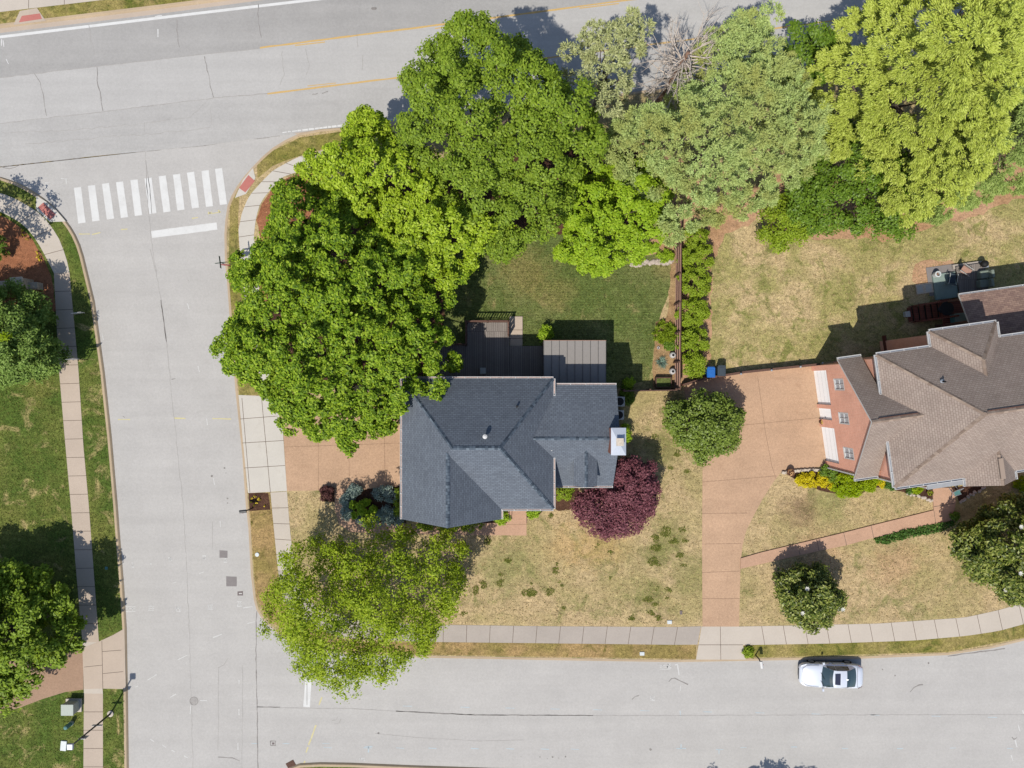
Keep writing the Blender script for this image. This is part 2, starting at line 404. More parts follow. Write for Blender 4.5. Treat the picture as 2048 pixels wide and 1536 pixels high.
def L(*c, k=1.75): return [tuple(min(.75, v * k) for v in alb(*x)[:3]) + (1.0,) for x in c]
leafmat('leaf_maple', L((66, 92, 18), (94, 122, 24), (122, 148, 34), (148, 168, 52), k=1.95), 0.24, 0.5, 0.35)
leafmat('leaf_lime', L((106, 132, 24), (136, 160, 32), (154, 178, 46), (174, 192, 66), k=1.75), 0.26, 0.45, 0.35)
leafmat('leaf_deep', L((84, 106, 26), (106, 128, 36), (128, 148, 48), k=2.05), 0.22, 0.5, 0.35)
leafmat('leaf_bright', L((108, 138, 26), (134, 162, 36), (156, 180, 52), k=1.85), 0.26, 0.5, 0.3)
leafmat('leaf_airy', L((96, 118, 18), (126, 146, 26), (154, 168, 54), k=1.95), 0.28, 0.5, 0.3)
leafmat('leaf_pine', L((114, 130, 70), (136, 152, 90), (154, 168, 106), (128, 148, 90), k=2.4), 0.16, 0.6, 0.2, patch=(alb(196, 200, 112), 0.25))
leafmat('leaf_pine_grey', L((130, 136, 90), (148, 154, 106), (164, 166, 122), (122, 130, 82), k=2.25), 0.16, 0.6, 0.2)
leafmat('leaf_spruce', L((138, 152, 54), (160, 172, 74), (176, 186, 94), k=1.95), 0.15, 0.55, 0.25)
leafmat('leaf_spruce_green', L((116, 138, 66), (138, 156, 84), (152, 168, 98), k=2.0), 0.18, 0.55, 0.25)
leafmat('leaf_dark', L((68, 94, 22), (90, 116, 32), (110, 136, 44), k=1.85), 0.18, 0.45, 0.4)
leafmat('leaf_magnolia', L((58, 74, 22), (80, 94, 34), (116, 124, 50), (150, 156, 84), k=1.6), 0.10, 0.4, 0.4)
leafmat('leaf_holly', L((78, 94, 30), (100, 118, 44), (124, 140, 64), k=1.8), 0.12, 0.4, 0.4)
leafmat('leaf_red', L((86, 48, 56), (112, 66, 74), (138, 90, 96), k=1.65), 0.12, 0.55, 0.25)
leafmat('leaf_juniper', L((78, 102, 40), (102, 124, 56), (124, 146, 76), k=2.1), 0.2, 0.55, 0.25)
leafmat('leaf_hedge', L((106, 128, 24), (130, 152, 36), (150, 170, 54), k=1.6), 0.22, 0.5, 0.3)
leafmat('leaf_yellow', L((196, 180, 12), (220, 204, 22), (236, 222, 50), k=1.3), 0.25, 0.5, 0.3)
leafmat('leaf_chart', L((112, 138, 6), (140, 164, 10), (160, 180, 24), k=1.5), 0.25, 0.5, 0.3)
leafmat('leaf_blue', L((116, 136, 126), (142, 160, 150), (170, 184, 174), k=1.5), 0.15, 0.6, 0.25)
leafmat('leaf_burgundy', L((70, 44, 44), (96, 62, 60), (120, 84, 78), k=1.4), 0.15, 0.6, 0.25)
leafmat('leaf_cover', L((58, 92, 36), (78, 112, 48), (96, 130, 58), k=1.5), 0.2, 0.55, 0.3)
leafmat('leaf_agave', L((96, 122, 108), (122, 146, 130), (148, 170, 152), k=1.5), 0.1, 0.5, 0.4)
leafmat('grass_straw', L((168, 144, 98), (206, 180, 134), (214, 192, 146), (146, 144, 82), k=1.3), 0.1, 0.8, 0.1)
leafmat('grass_blade', L((78, 98, 34), (110, 124, 54), (150, 146, 82), k=1.2), 0.1, 0.8, 0.1)
leafmat('grass_tuft', L((110, 122, 48), (130, 138, 62), (156, 154, 84), k=1.3), 0.2, 0.7, 0.2)
leafmat('cap_grey', L((82, 92, 104), (106, 118, 132), (132, 144, 156), k=1.0), 0.0, 0.9, 0.2)
leafmat('cap_brown', L((150, 130, 116), (168, 148, 134), (186, 166, 150), k=1.0), 0.0, 0.9, 0.2)

# ------------------------------------------------------------------ ground, roads, blocks
RZ = -0.13
def pts(lst, z=0.0): return [P2(x, y, z) for x, y in lst]
BLOCK_C = [(3600, -110), (2048, 85), (1703, 131), (1275, 187), (780, 252), (690, 259), (640, 263), (600, 271), (572, 284), (548, 299), (526, 318), (508, 337), (492, 355), (478, 374), (467, 393), (459, 413), (455, 440), (453, 468), (454, 525), (458, 558), (466, 670), (475, 780), (489, 910), (496, 1012), (501, 1055), (506, 1148), (512, 1200), (517, 1218), (526, 1233), (540, 1248), (565, 1270), (605, 1290), (680, 1303), (838, 1311), (1100, 1316), (1350, 1320), (1519, 1317), (1724, 1313), (1895, 1306), (1980, 1293), (2048, 1277), (2200, 1230), (2500, 1090), (3600, 600)]
BLOCK_L = [(-1600, 540), (-300, 385), (-100, 358), (-30, 352), (0, 356), (30, 366), (50, 376), (68, 387), (84, 398), (100, 411), (114, 425), (127, 440), (138, 455), (147, 470), (156, 490), (163, 512), (185, 603), (205, 746), (219, 876), (231, 1013), (234, 1055), (243, 1165), (249, 1257), (251, 1380), (253, 1536), (258, 3000), (-1600, 3000)]
BLOCK_N = [(-1600, 252), (0, 52), (307, 15), (460, -4), (1000, -72), (3600, -400), (3600, -2000), (-1600, -2000)]
BLOCK_D = [(555, 3000), (557, 1580), (566, 1551), (580, 1538), (600, 1531), (640, 1529), (700, 1530), (821, 1535), (1000, 1541), (1500, 1556), (2100, 1600), (3600, 1700), (3600, 3000)]
b = MB(); b.flat([(-900, -900), (900, -900), (900, 900), (-900, 900)], -0.42)
struct(b.build('ground', 'lawn_dry'))

# side streets: one asphalt sheet with its cracks, patches and paint
def RP(x, y): return P2(x, y, RZ)
def jline(path, step=14, j=1.2):
    out = []
    for (x0, y0), (x1, y1) in zip(path, path[1:]):
        n = max(1, int(math.hypot(x1 - x0, y1 - y0) / step))
        for i in range(n):
            t = i / n; out.append((x0 + (x1 - x0) * t + random.uniform(-j, j), y0 + (y1 - y0) * t + random.uniform(-j, j)))
    out.append(path[-1]); return out
rd = MB(); Z1 = RZ + 0.004
rd.flat([RP(*p) for p in [(-1700, 700), (-300, 410), (0, 335), (470, 283), (780, 235), (1300, 600), (3700, 400), (3700, 2600), (300, 3100), (100, 3100), (60, 600), (-1700, 900)]], RZ, 0)
def mark(path, wpx, m, z=None, j=0, wj=0.0): rd.ribbon([RP(*p) for p in path], wpx / S, Z1 if z is None else z, m, 0, wj)
M = {'asphalt': 0, 'crack': 1, 'crack_faint': 2, 'line_white': 3, 'mark_white': 4, 'mark_blue': 5, 'mark_yellow': 6, 'asphalt_patch': 7, 'line_worn': 8, 'iron_lid': 9}
# zebra stripes and stop lines
for x0, y0, x1, y1 in [(155, 375, 164, 446), (183, 371, 192, 442), (211, 367, 221, 438), (239, 363.5, 249, 435), (268, 359.5, 277, 431), (296, 356, 306, 427), (324.5, 352, 334, 424), (353, 348.5, 362, 420), (381, 344.5, 391, 416), (410, 341, 419, 413), (437, 337, 447, 409)]:
    mark(jline([(x0, y0), (x1, y1)], 12, 0.15), 14.5, 3, wj=0.03)
mark(jline([(303, 469), (434, 452)], 12, 0.2), 14.5, 3, wj=0.03)
mark([(618, 1346), (613, 1414)], 13, 3); mark([(614, 1350), (614, 1410)], 1.0, 1, Z1 + .004)
# construction joints and cracks
for p, wd, m, j in [
    ([(0, 333), (100, 322), (200, 311), (290, 302), (400, 292), (470, 282), (560, 272)], 1.4, 1, 0.9),
    ([(0, 333), (18, 337), (30, 334), (44, 328)], 1.0, 1, 0.8),
    ([(290, 305), (297, 420), (305, 500), (320, 590), (334, 690), (343, 790), (355, 900), (366, 1010), (372, 1110), (378, 1250), (381, 1340), (386, 1536)], 0.9, 2, 1.0),
    ([(322, 600), (330, 660), (333, 684)], 1.6, 1, 0.4), ([(300, 498), (312, 545)], 0.9, 2, 0.5),
    ([(292, 320), (300, 380), (304, 428)], 1.0, 2, 0.5),
    ([(513, 1222), (512, 1300), (514, 1400), (515, 1480), (516, 1540)], 1.6, 1, 0.6),
    ([(514, 1414), (600, 1416), (700, 1417), (792, 1422), (940, 1429), (1050, 1431), (1186, 1431), (1348, 1431), (1600, 1430), (2048, 1429)], 1.0, 2, 0.5),
    ([(792, 1422), (860, 1426), (950, 1430), (1050, 1430), (1186, 1431)], 1.6, 1, 0.5),
    ([(514, 1414), (560, 1414)], 1.4, 1, 0.4),
    ([(425, 1042), (425, 1095)], 0.9, 2, 0.3),
    ([(437, 1335), (437, 1430), (436, 1500)], 0.9, 2, 0.8), ([(437, 1335), (448, 1330), (457, 1315)], 0.9, 2, 0.5),
    ([(437, 1514), (465, 1516), (480, 1522)], 1.4, 1, 0.6),
    ([(750, 1467), (830, 1475), (960, 1482), (1050, 1480)], 0.8, 2, 0.6),
    ([(1895, 1312), (1950, 1305), (2010, 1297)], 2.0, 1, 0.6),
    ([(1820, 1384), (1828, 1375), (1838, 1370), (1846, 1369)], 1.6, 1, 0.3),
    ([(1349, 1356), (1360, 1362), (1376, 1369)], 1.8, 1, 0.3), ([(1337, 1364), (1343, 1357), (1350, 1356)], 1.6, 1, 0.3),
    ([(1264, 1399), (1270, 1393), (1278, 1391)], 1.6, 1, 0.3),
    ([(2024, 1474), (2028, 1479), (2034, 1475)], 2.0, 1, 0.2),
    ([(664, 1441), (672, 1440), (676, 1433)], 1.0, 2, 0.2), ([(668, 1448), (678, 1446), (682, 1438)], 1.0, 2, 0.2),
    ([(343, 759), (351, 757)], 1.4, 1, 0.2), ([(485, 1330), (485, 1420), (484, 1536)], 0.8, 2, 0.8),
    ([(250, 835), (246, 833)], 1.2, 1, 0.2)]:
    mark(jline(p, 9, j), wd, m, Z1, wj=0.5)
# tyre wear, repair patches, valve lids
for x, y, a, c in [(447, 1108, 16, 15), (463, 1162.5, 21, 20)]:
    rd.flat([RP(x - a / 2, y - c / 2), RP(x + a / 2, y - c / 2 + 1), RP(x + a / 2, y + c / 2), RP(x - a / 2, y + c / 2)], Z1, 7)
for x, y, r in [(1301, 1499, 2.6), (1105, 1514, 2.2), (1080, 1514, 1.6), (1131, 1513, 2.0), (757, 1466, 2.2), (449, 936, 2.0), (452, 946, 1.4), (455, 997, 2.0), (455, 1006, 1.6), (424, 952, 3.0), (1790, 1351, 1.8), (1765, 1339, 1.6), (1857, 1326, 2.2), (1262, 1354, 1.2), (1095, 1517, 1.3), (1117, 1516, 1.3), (1042, 1513, 1.2), (377, 561, 1.2), (401, 965, 1.0)]:
    rd.flat([RP(x + r * math.cos(k * .785) * random.uniform(.7, 1.1), y + r * math.sin(k * .785) * random.uniform(.7, 1.1)) for k in range(8)], Z1, 1 if r > 1.5 else 2)
# surveyors' paint: dashes, ticks and scribbles
def dash(x0, y0, x1, y1, m, wd=1.6): mark(jline([(x0, y0), (x1, y1)], 6, 0.2), wd, m, Z1, wj=0.4)
for x in [655, 735, 800, 865, 950, 1020, 1090, 1150]: dash(x - 8, 1490 + x * .007, x + 8, 1491 + x * .007, 5, 1.4)
for x in [815, 930, 1020, 1110, 1195, 1290, 1415, 1520, 1632, 1750, 1872, 1985]: dash(x - 9, 1412 + (x - 815) * .019, x + 9, 1412.6 + (x - 815) * .019, 5, 1.2)
for x in [1487, 1588, 1690, 1800, 1906, 2020]: dash(x - 6, 1497 - (x % 5), x + 6, 1497 - (x % 5), 5, 1.4)
for x in [510, 572, 652]: dash(x - 7, 1487, x + 7, 1487, 5, 1.2)
dash(730, 1493, 745, 1493, 5, 2); dash(737, 1493, 737, 1505, 5, 2); dash(1352, 1497, 1372, 1497, 5, 1.5); dash(1362, 1488, 1362, 1497, 5, 1.5)
dash(1432, 1499, 1447, 1499, 5, 1.5); dash(1438, 1499, 1438, 1508, 5, 1.5); dash(1360, 1421, 1361, 1432, 5, 1.4); dash(1361, 1372, 1360, 1382, 4, 1.6)
dash(1355, 1330, 1358, 1350, 4, 1.8); dash(1350, 1330, 1356, 1328, 4, 1.6); dash(2036, 1450, 2040, 1462, 4, 2); dash(2030, 1480, 2034, 1494, 4, 2); dash(2022, 1510, 2026, 1522, 4, 2); dash(2045, 1420, 2048, 1430, 4, 2)
for a in [(236, 839, 260, 839), (349, 836, 371, 837), (425, 837, 462, 838)]: dash(*a, 6, 2.0)
for a in [(632, 1450, 622, 1478), (622, 1478, 617, 1490), (616, 1494, 612, 1505), (644, 1394, 638, 1410), (610, 1522, 606, 1530)]: dash(*a, 6, 2.4)
for a in [(158, 468, 180, 468), (184, 469, 201, 465), (242, 459, 255, 458), (384, 437, 396, 435), (424, 427, 440, 424), (436, 420, 441, 425), (416, 428, 424, 424), (416, 424, 424, 428)]: dash(*a, 6, 2.0)
for a in [(375, 607, 378, 618), (396, 732, 399, 744), (413, 837, 415, 850), (427, 957, 429, 970), (440, 1042, 441, 1054), (204, 667, 207, 680), (398, 1147, 408, 1144), (345, 1166, 353, 1164), (300, 1128, 304, 1128), (426, 1275, 444, 1268), (355, 1320, 375, 1310), (295, 1360, 313, 1349), (495, 1247, 510, 1243), (486, 1216, 505, 1213), (340, 1395, 352, 1388), (478, 1360, 478, 1368), (478, 1418, 478, 1430), (476, 1486, 476, 1500), (400, 1401, 414, 1401), (382, 1410, 380, 1428), (270, 1374, 276, 1372), (300, 1478, 308, 1483), (325, 1490, 332, 1495), (343, 1500, 350, 1504), (368, 1512, 376, 1516), (122, 357, 134, 358), (132, 358, 133, 368)]: dash(*a, 4, 1.5)
def scribble(x, y, wd, ht, m=4):
    for k in range(3):
        yy = y - ht / 2 + k * ht / 2; dash(x - wd / 2, yy + random.uniform(-1, 1), x + wd / 2, yy + random.uniform(-1, 1), m, 1.3)
    for k in range(2):
        xx = x - wd / 4 + k * wd / 2; dash(xx + random.uniform(-1, 1), y - ht / 2, xx + random.uniform(-2, 2), y + ht / 2, m, 1.2)
for a in [(261, 1218, 20, 9), (302, 1216, 12, 9), (356, 1218, 10, 9), (420, 1214, 11, 8), (479, 1208, 9, 8), (266, 1130, 5, 8), (340, 1119, 6, 7), (408, 1115, 8, 6), (451, 1120, 6, 8), (1305, 1396, 9, 7), (1330, 1334, 20, 7), (724, 1519, 12, 5)]: scribble(*a)
for a in [(94, 372, 8, 12), (101, 388, 8, 12), (1338, 1332, 8, 8)]: scribble(*a)
rings = [(388, 1402, 8.0)]
for x, y, r in rings:
    mark([(x + r * math.cos(k * .3927), y + r * math.sin(k * .3927)) for k in range(17)], 1.3, 1, Z1)
    rd.flat([RP(x + r * .8 * math.cos(k * .3927), y + r * .8 * math.sin(k * .3927)) for k in range(16)], Z1 + .004, 2)
mark([(541, 1482), (551, 1482), (551, 1491), (541, 1491), (541, 1482)], 1.8, 1, Z1); rd.flat([RP(544, 1485), RP(549, 1485), RP(549, 1489), RP(544, 1489)], Z1 + .004, 9)
rd.flat([RP(475, 1183), RP(486, 1182), RP(486, 1191), RP(475, 1191)], Z1, 9)
rd.flat([RP(478, 1186), RP(484, 1186), RP(484, 1188), RP(478, 1188)], Z1 + .004, 8)
struct(rd.build('side_street', ['asphalt', 'crack', 'crack_faint', 'line_white', 'mark_white', 'mark_blue', 'mark_yellow', 'asphalt_patch', 'line_worn', 'iron_lid']))

# main road: lanes laid in strips of slightly different asphalt
rd = MB(); MZ = RZ + 0.012; Z1 = MZ + 0.004
def RP(x, y): return P2(x, y, MZ)
nk = [(-1600, 265), (0, 66), (307, 29), (526, 0), (1000, -60), (3700, -400)]
l1 = [(-1600, 350), (0, 155), (300, 121), (520, 97), (700, 73), (923, 44), (1255, 0), (3700, -310)]
l2 = [(-1600, 440), (0, 247), (200, 224), (430, 195), (535, 187), (650, 172), (855, 147), (1275, 92), (1703, 37), (3700, -220)]
sk = [(-1600, 545), (-300, 392), (0, 333), (200, 311), (400, 292), (470, 283), (560, 271), (780, 253), (1275, 189), (1703, 133), (2048, 87), (3700, -108)]
def strip(a, c, m, z=MZ): rd.flat([RP(*p) for p in a] + [RP(*p) for p in reversed(c)], z, m)
strip(nk, l1, 1); strip(l1, l2, 2); strip(l2, sk, 0)
gut = [(-1600, 252), (0, 52), (307, 15), (460, -4), (1000, -72)]
strip([(-1600, 250), (0, 50), (307, 13), (460, -6), (1000, -74), (3700, -410)], nk, 3, MZ - 0.002)
mark([(-100, 86), (0, 74), (200, 50), (400, 26), (622, 0), (800, -22)], 5.5, 4)
for (a, c) in [((520, 95.5), (700, 72.5)), ((700, 72.5), (923, 44)), ((923, 44), (1090, 22)), ((1090, 22), (1255, 0)), ((1255, 0), (1500, -32))]: mark(jline([a, c], 20, 0.3), 3.6, 5, wj=0.25)
for (a, c) in [((590, 91), (650, 84)), ((1159, 16.5), (1238, 7)), ((870, 57), (900, 53))]: mark([a, c], 2.2, 5)
for (a, c) in [((535, 187.5), (650, 173)), ((650, 173), (855, 148)), ((855, 148), (1100, 115)), ((1100, 115), (1350, 83)), ((1350, 83), (1570, 54)), ((1570, 54), (1760, 29)), ((1760, 29), (2200, -26))]: mark(jline([a, c], 20, 0.3), 3.0, 5, wj=0.3)
mark([(615, 172), (672, 166)], 1.6, 5)
x = 565.0
while x < 800:
    dw = random.uniform(5, 11); y = 265 - (x - 565) * .118
    mark([(x, y), (x + dw, y - dw * .118)], 3.4 if x > 595 else 1.6, 4, wj=0.3); x += dw + random.uniform(.6, 2.5)
for p, wd, m, j in [
    ([(-50, 161), (150, 138), (300, 121), (430, 106), (520, 98)], 1.0, 6, 0.8), ([(-50, 253), (95, 236), (210, 223), (330, 208), (430, 196), (535, 187)], 1.2, 6, 0.9),
    ([(69, 147), (80, 165), (88, 195), (93, 232)], 1.2, 7, 1.2), ([(193, 134), (195, 160), (202, 195), (206, 222)], 1.3, 7, 1.2), ([(408, 112), (415, 140), (421, 172), (427, 195)], 1.2, 7, 1.3),
    ([(178, 48), (182, 80), (190, 110)], 0.9, 6, 1.2), ([(354, 40), (355, 70), (359, 95)], 1.0, 7, 1.2), ([(517, 8), (515, 45), (523, 75)], 1.0, 7, 1.5), ([(545, 30), (560, 50), (570, 66)], 0.8, 6, 1.5),
    ([(564, 100), (568, 150), (560, 170)], 0.9, 6, 1.5), ([(610, 98), (618, 130), (612, 150)], 0.9, 6, 1.5), ([(480, 60), (500, 64), (520, 72)], 0.8, 6, 1.5), ([(290, 245), (289, 265)], 0.8, 6, 1), ([(420, 215), (424, 250)], 0.8, 6, 1),
    ([(758, 10), (763, 40)], 0.8, 6, 1), ([(712, 60), (716, 95)], 0.8, 6, 1), ([(726, 110), (724, 140)], 0.8, 6, 1), ([(0, 265), (120, 262), (260, 250), (380, 235), (410, 205)], 0.8, 6, 2.0), ([(50, 288), (200, 275), (330, 265), (420, 255)], 0.8, 6, 2.0)]:
    mark(jline(p, 9, j), wd, m, Z1, wj=0.5)
for x, y in [(630, 188), (650, 185)]: mark(jline([(x - 6, y + 2), (x + 6, y - 2)], 3, 1), 1.6, 7)
rd.flat([RP(748 + 6 * math.cos(k * .524), 17 + 3.2 * math.sin(k * .524)) for k in range(12)], Z1, 7)
def dash(x0, y0, x1, y1, m, wd=1.6): mark(jline([(x0, y0), (x1, y1)], 6, 0.2), wd, m, Z1, wj=0.4)
for a in [(3, 78, 3, 92, 4), (6, 80, 8, 94, 4), (12, 118, 17, 128, 4), (316, 58, 316, 74, 4), (310, 33, 324, 31, 4)]: dash(*a)
rd.flat([RP(*p) for p in [(588, 266), (650, 258.5), (790, 242), (1000, 217), (1000, 226), (780, 253), (690, 260), (600, 272)]], MZ + .002, 3)
struct(rd.build('main_road', ['asphalt_main', 'asphalt_dark', 'asphalt_mid', 'concrete_pink', 'line_white', 'line_yellow', 'crack_faint', 'crack', 'concrete_grey']))

# blocks of land raised above the road, each with its kerb
def block(poly, mat, name='lawn'):
    m = MB(); m.prism(pts(poly), -0.40, 0.0, 0); return struct(m.build(name, [mat]))
block(BLOCK_C, 'lawn_dry'); block(BLOCK_L, 'lawn_green'); block(BLOCK_N, 'verge_green'); block(BLOCK_D, 'lawn_green')
def kerb(poly, sgn):
    p = [Vector((*P2(*q), 0)) for q in poly]; prof = [(-0.16, 0.010), (0.0, 0.010), (0.035, -0.02), (0.11, RZ + .012), (0.11, -0.3), (-0.16, -0.3)]
    m = MB(); rows = []
    for i, q in enumerate(p):
        d = (p[min(i + 1, len(p) - 1)] - p[max(i - 1, 0)]).normalized(); n = Vector((-d.y, d.x, 0)) * sgn
        rows.append([(q.x + n.x * o, q.y + n.y * o, z) for o, z in prof])
    k = len(prof)
    for a, c in zip(rows, rows[1:]):
        for i in range(k):
            j = (i + 1) % k; qd = [a[i], c[i], c[j], a[j]]
            m.poly(qd if sgn < 0 else qd[::-1], 0)
    return struct(m.build('kerb', 'kerb_concrete'))
kerb(BLOCK_C, 1); kerb(BLOCK_L[:-1], 1); kerb(BLOCK_N[:6], -1); kerb(BLOCK_D[:-1], 1)

# sheets on the blocks: lawns, walks, drives, beds
LZ = [0.004]
def wob(poly, amt=2.0, step=12):
    out = []
    for (x0, y0), (x1, y1) in zip(poly, poly[1:] + poly[:1]):
        n = max(1, int(math.hypot(x1 - x0, y1 - y0) / step))
        for i in range(n):
            t = i / n; out.append((x0 + (x1 - x0) * t + random.uniform(-amt, amt), y0 + (y1 - y0) * t + random.uniform(-amt, amt)))
    return out
def sheet(name, poly, mat, z, joints=None, jm='joint', wobble=0.0, jw=1.0, th=0.0):
    m = MB(); pp = wob(poly, wobble) if wobble else poly
    if th: m.prism(pts(pp), z - th, z, 0)
    else: m.flat(pts(pp), z, 0)
    for j in joints or []: m.ribbon([P2(*q) for q in j], jw / S, z + 0.004, 1)
    return struct(m.build(name, [mat, jm]))
sheet('lawn', [(880, 430), (1352, 430), (1350, 560), (1318, 640), (1308, 700), (1300, 760), (1236, 776), (870, 776), (860, 600)], 'lawn_mown', 0.006, wobble=2)
sheet('lawn', [(1418, 380), (2600, 300), (2600, 720), (2048, 690), (1700, 720), (1480, 742), (1415, 755)], 'lawn_back', 0.006, wobble=2)
sheet('soil', [(1290, 300), (1500, 360), (1530, 400), (1500, 450), (1450, 470), (1425, 520), (1418, 760), (1360, 765), (1355, 460), (1280, 500)], 'soil', 0.010, wobble=4)
sheet('soil', [(1500, 380), (1560, 340), (2300, 250), (2300, 380), (2040, 395), (1960, 430), (1870, 450), (1780, 480), (1640, 480), (1540, 470)], 'soil', 0.009, wobble=6)
sheet('soil', [(1822, 560), (1830, 530), (1860, 518), (1900, 522), (1915, 530), (1915, 560), (1860, 580)], 'soil', 0.010, wobble=3)
sheet('garden_bed', [(600, 470), (640, 400), (820, 340), (1300, 250), (1300, 470), (1000, 466), (900, 516), (876, 756), (570, 785), (520, 700), (540, 560)], 'mulch', 0.014, wobble=3)
sheet('garden_bed', [(520, 480), (514, 440), (524, 408), (545, 375), (580, 352), (640, 335), (680, 380), (640, 480), (620, 620), (600, 780), (560, 790), (500, 700), (500, 560)], 'mulch_red', 0.010, wobble=2)
sheet('garden_bed', [(1310, 645), (1334, 636), (1340, 560), (1342, 500), (1356, 500), (1356, 778), (1305, 778)], 'bed_soil', 0.011, wobble=2)
sheet('garden_bed', [(1260, 515), (1352, 500), (1352, 430), (1270, 430)], 'soil', 0.012, wobble=2)
sheet('verge', [(458, 560), (476, 560), (500, 660), (535, 790), (478, 790)], 'verge_green', 0.005)
sheet('verge', [(460, 415), (468, 395), (480, 376), (476, 440), (478, 505), (500, 600), (470, 640), (457, 540)], 'verge_green', 0.006)
sheet('verge', [(514, 330), (545, 302), (600, 275), (690, 262), (700, 292), (640, 300), (580, 318), (545, 332), (515, 357)], 'verge_green', 0.006)
sheet('verge', [(497, 985), (541, 985), (560, 1170), (590, 1230), (700, 1285), (838, 1284), (1392, 1290), (1392, 1318), (840, 1309), (680, 1300), (540, 1245), (512, 1195)], 'verge_dry', 0.006)
sheet('verge', [(1490, 1290), (1655, 1287), (1826, 1281), (1997, 1262), (2048, 1248), (2200, 1200), (2200, 1228), (2048, 1275), (1895, 1304), (1500, 1315)], 'verge_green', 0.007)
sheet('lawn', [(-1500, 0), (-60, 0), (0, 24), (0, 50), (-1500, 240)], 'lawn_green', 0.005)
# sidewalks
def walk(outer, inner, mat, njoint, name='sidewalk', z=0.012, jm='joint', jw=1.0):
    def at(line, t):
        Ls = [0]
        for a, c in zip(line, line[1:]): Ls.append(Ls[-1] + math.dist(a, c))
        d = t * Ls[-1]
        for i in range(len(line) - 1):
            if d <= Ls[i + 1] + 1e-6:
                f = (d - Ls[i]) / max(1e-6, Ls[i + 1] - Ls[i]); return (line[i][0] + (line[i + 1][0] - line[i][0]) * f, line[i][1] + (line[i + 1][1] - line[i][1]) * f)
        return line[-1]
    n = max(njoint, 1) * 2; o = [at(outer, i / n) for i in range(n + 1)]; q = [at(inner, i / n) for i in range(n + 1)]
    js = [[o[i], q[i]] for i in range(2, n, 2)]
    return sheet(name, o + q[::-1], mat, z, js, jm, jw=jw, th=0.09)
walk([(600, 313), (580, 322), (546, 341), (522, 365), (498, 392), (484, 425), (477, 460), (480, 505)], [(640, 332), (590, 345), (566, 354), (540, 380), (521, 405), (512, 435), (508, 470), (510, 500)], 'concrete_light', 8)
walk([(720, 292), (660, 297), (600, 313)], [(720, 318), (670, 322), (640, 332)], 'concrete_grey', 2)
walk([(480, 505), (488, 590), (510, 700), (527, 795)], [(510, 500), (520, 590), (540, 700), (560, 795)], 'concrete_light', 9)
walk([(541, 985), (548, 1060), (556, 1140)], [(574, 983), (580, 1060), (590, 1145)], 'concrete', 5)
walk([(556, 1140), (566, 1200), (600, 1245), (680, 1275), (840, 1283.5)], [(590, 1145), (602, 1185), (640, 1220), (720, 1242), (840, 1249)], 'concrete_grey', 9)
walk([(840, 1249), (1100, 1252.5), (1350, 1254), (1402, 1252.5)], [(840, 1283.5), (1100, 1286.5), (1350, 1289.5), (1395, 1289)], 'concrete_grey', 12)
walk([(1480, 1253), (1587, 1251), (1758, 1247), (1929, 1235), (1990, 1222), (2048, 1206), (2200, 1150)], [(1486, 1290), (1655, 1287), (1826, 1281), (1930, 1272), (1997, 1262), (2048, 1248), (2210, 1190)], 'concrete', 17)
walk([(-200, 380), (-60, 372), (0, 385), (36, 400), (72, 421), (97, 444), (117, 475), (132, 512), (139, 545)], [(-200, 412), (-60, 408), (0, 423), (34, 440), (60, 462), (80, 492), (95, 520), (108, 546)], 'concrete', 9)
walk([(139, 545), (157, 739), (167, 893), (178, 1013), (188, 1150), (198, 1284)], [(108, 546), (118, 739), (130, 880), (142, 1013), (154, 1160), (165, 1284)], 'concrete_pink', 20)
walk([(198, 1284), (206, 1387)], [(165, 1284), (168, 1387)], 'concrete', 2)
walk([(206, 1387), (206, 1536), (208, 1900)], [(168, 1387), (167, 1536), (168, 1900)], 'concrete_pink', 14)
walk([(-300, 60), (0, 24), (205, 0), (700, -62)], [(-300, 0), (0, -18), (195, -42), (700, -104)], 'concrete', 14)
sheet('sidewalk_ramp', [(40, 22), (74, 16), (92, 42), (27, 50)], 'concrete_pink', 0.017); sheet('sidewalk_ramp', [(44, 32), (80, 27), (84, 38), (38, 45)], 'red_pad', 0.021)
sheet('sidewalk_ramp', [(506, 336), (511, 356), (492, 388), (470, 396), (486, 360)], 'concrete_light', 0.017); sheet('sidewalk_ramp', [(497, 350), (510, 362), (491, 385), (478, 376)], 'red_pad', 0.021)
sheet('sidewalk_ramp', [(73, 391), (72, 419), (100, 444), (132, 443), (112, 420), (92, 403)], 'concrete_light', 0.017); sheet('sidewalk_ramp', [(87, 405), (112, 429), (101, 440), (76, 415)], 'red_pad', 0.021)
# drives, aprons, paths
sheet('driveway_apron', [(477, 790), (545, 793), (565, 850), (574, 982), (496, 986)], 'concrete_light', 0.016, [[(480, 838), (556, 832)], [(484, 886), (567, 881)], [(488, 936), (570, 931)], [(484, 796), (500, 985)], [(523, 793), (541, 985)]], th=0.09)
sheet('driveway', [(563, 800), (820, 800), (820, 978), (574, 982)], 'aggregate', 0.016, [[(568, 894), (805, 886)], [(696, 800), (699, 980)], [(768, 800), (770, 962)], [(636, 810), (637, 980)]], 'joint_light', th=0.09, jw=0.9)
sheet('driveway', [(1405, 1253), (1404, 1100), (1405, 930), (1380, 860), (1368, 775), (1395, 757), (1480, 744), (1630, 729), (1668, 925), (1620, 938), (1562, 944), (1548, 962), (1527, 995), (1508, 1030), (1493, 1060), (1485, 1090), (1481, 1130), (1478, 1253)], 'aggregate', 0.016,
      [[(1515, 752), (1530, 860), (1543, 930), (1552, 958)], [(1490, 850), (1640, 835)], [(1405, 964), (1550, 952)], [(1404, 1027), (1495, 1026)], [(1404, 1088), (1482, 1087)], [(1404, 1145), (1480, 1142)], [(1404, 1197), (1479, 1197)]], 'joint_light', th=0.09)
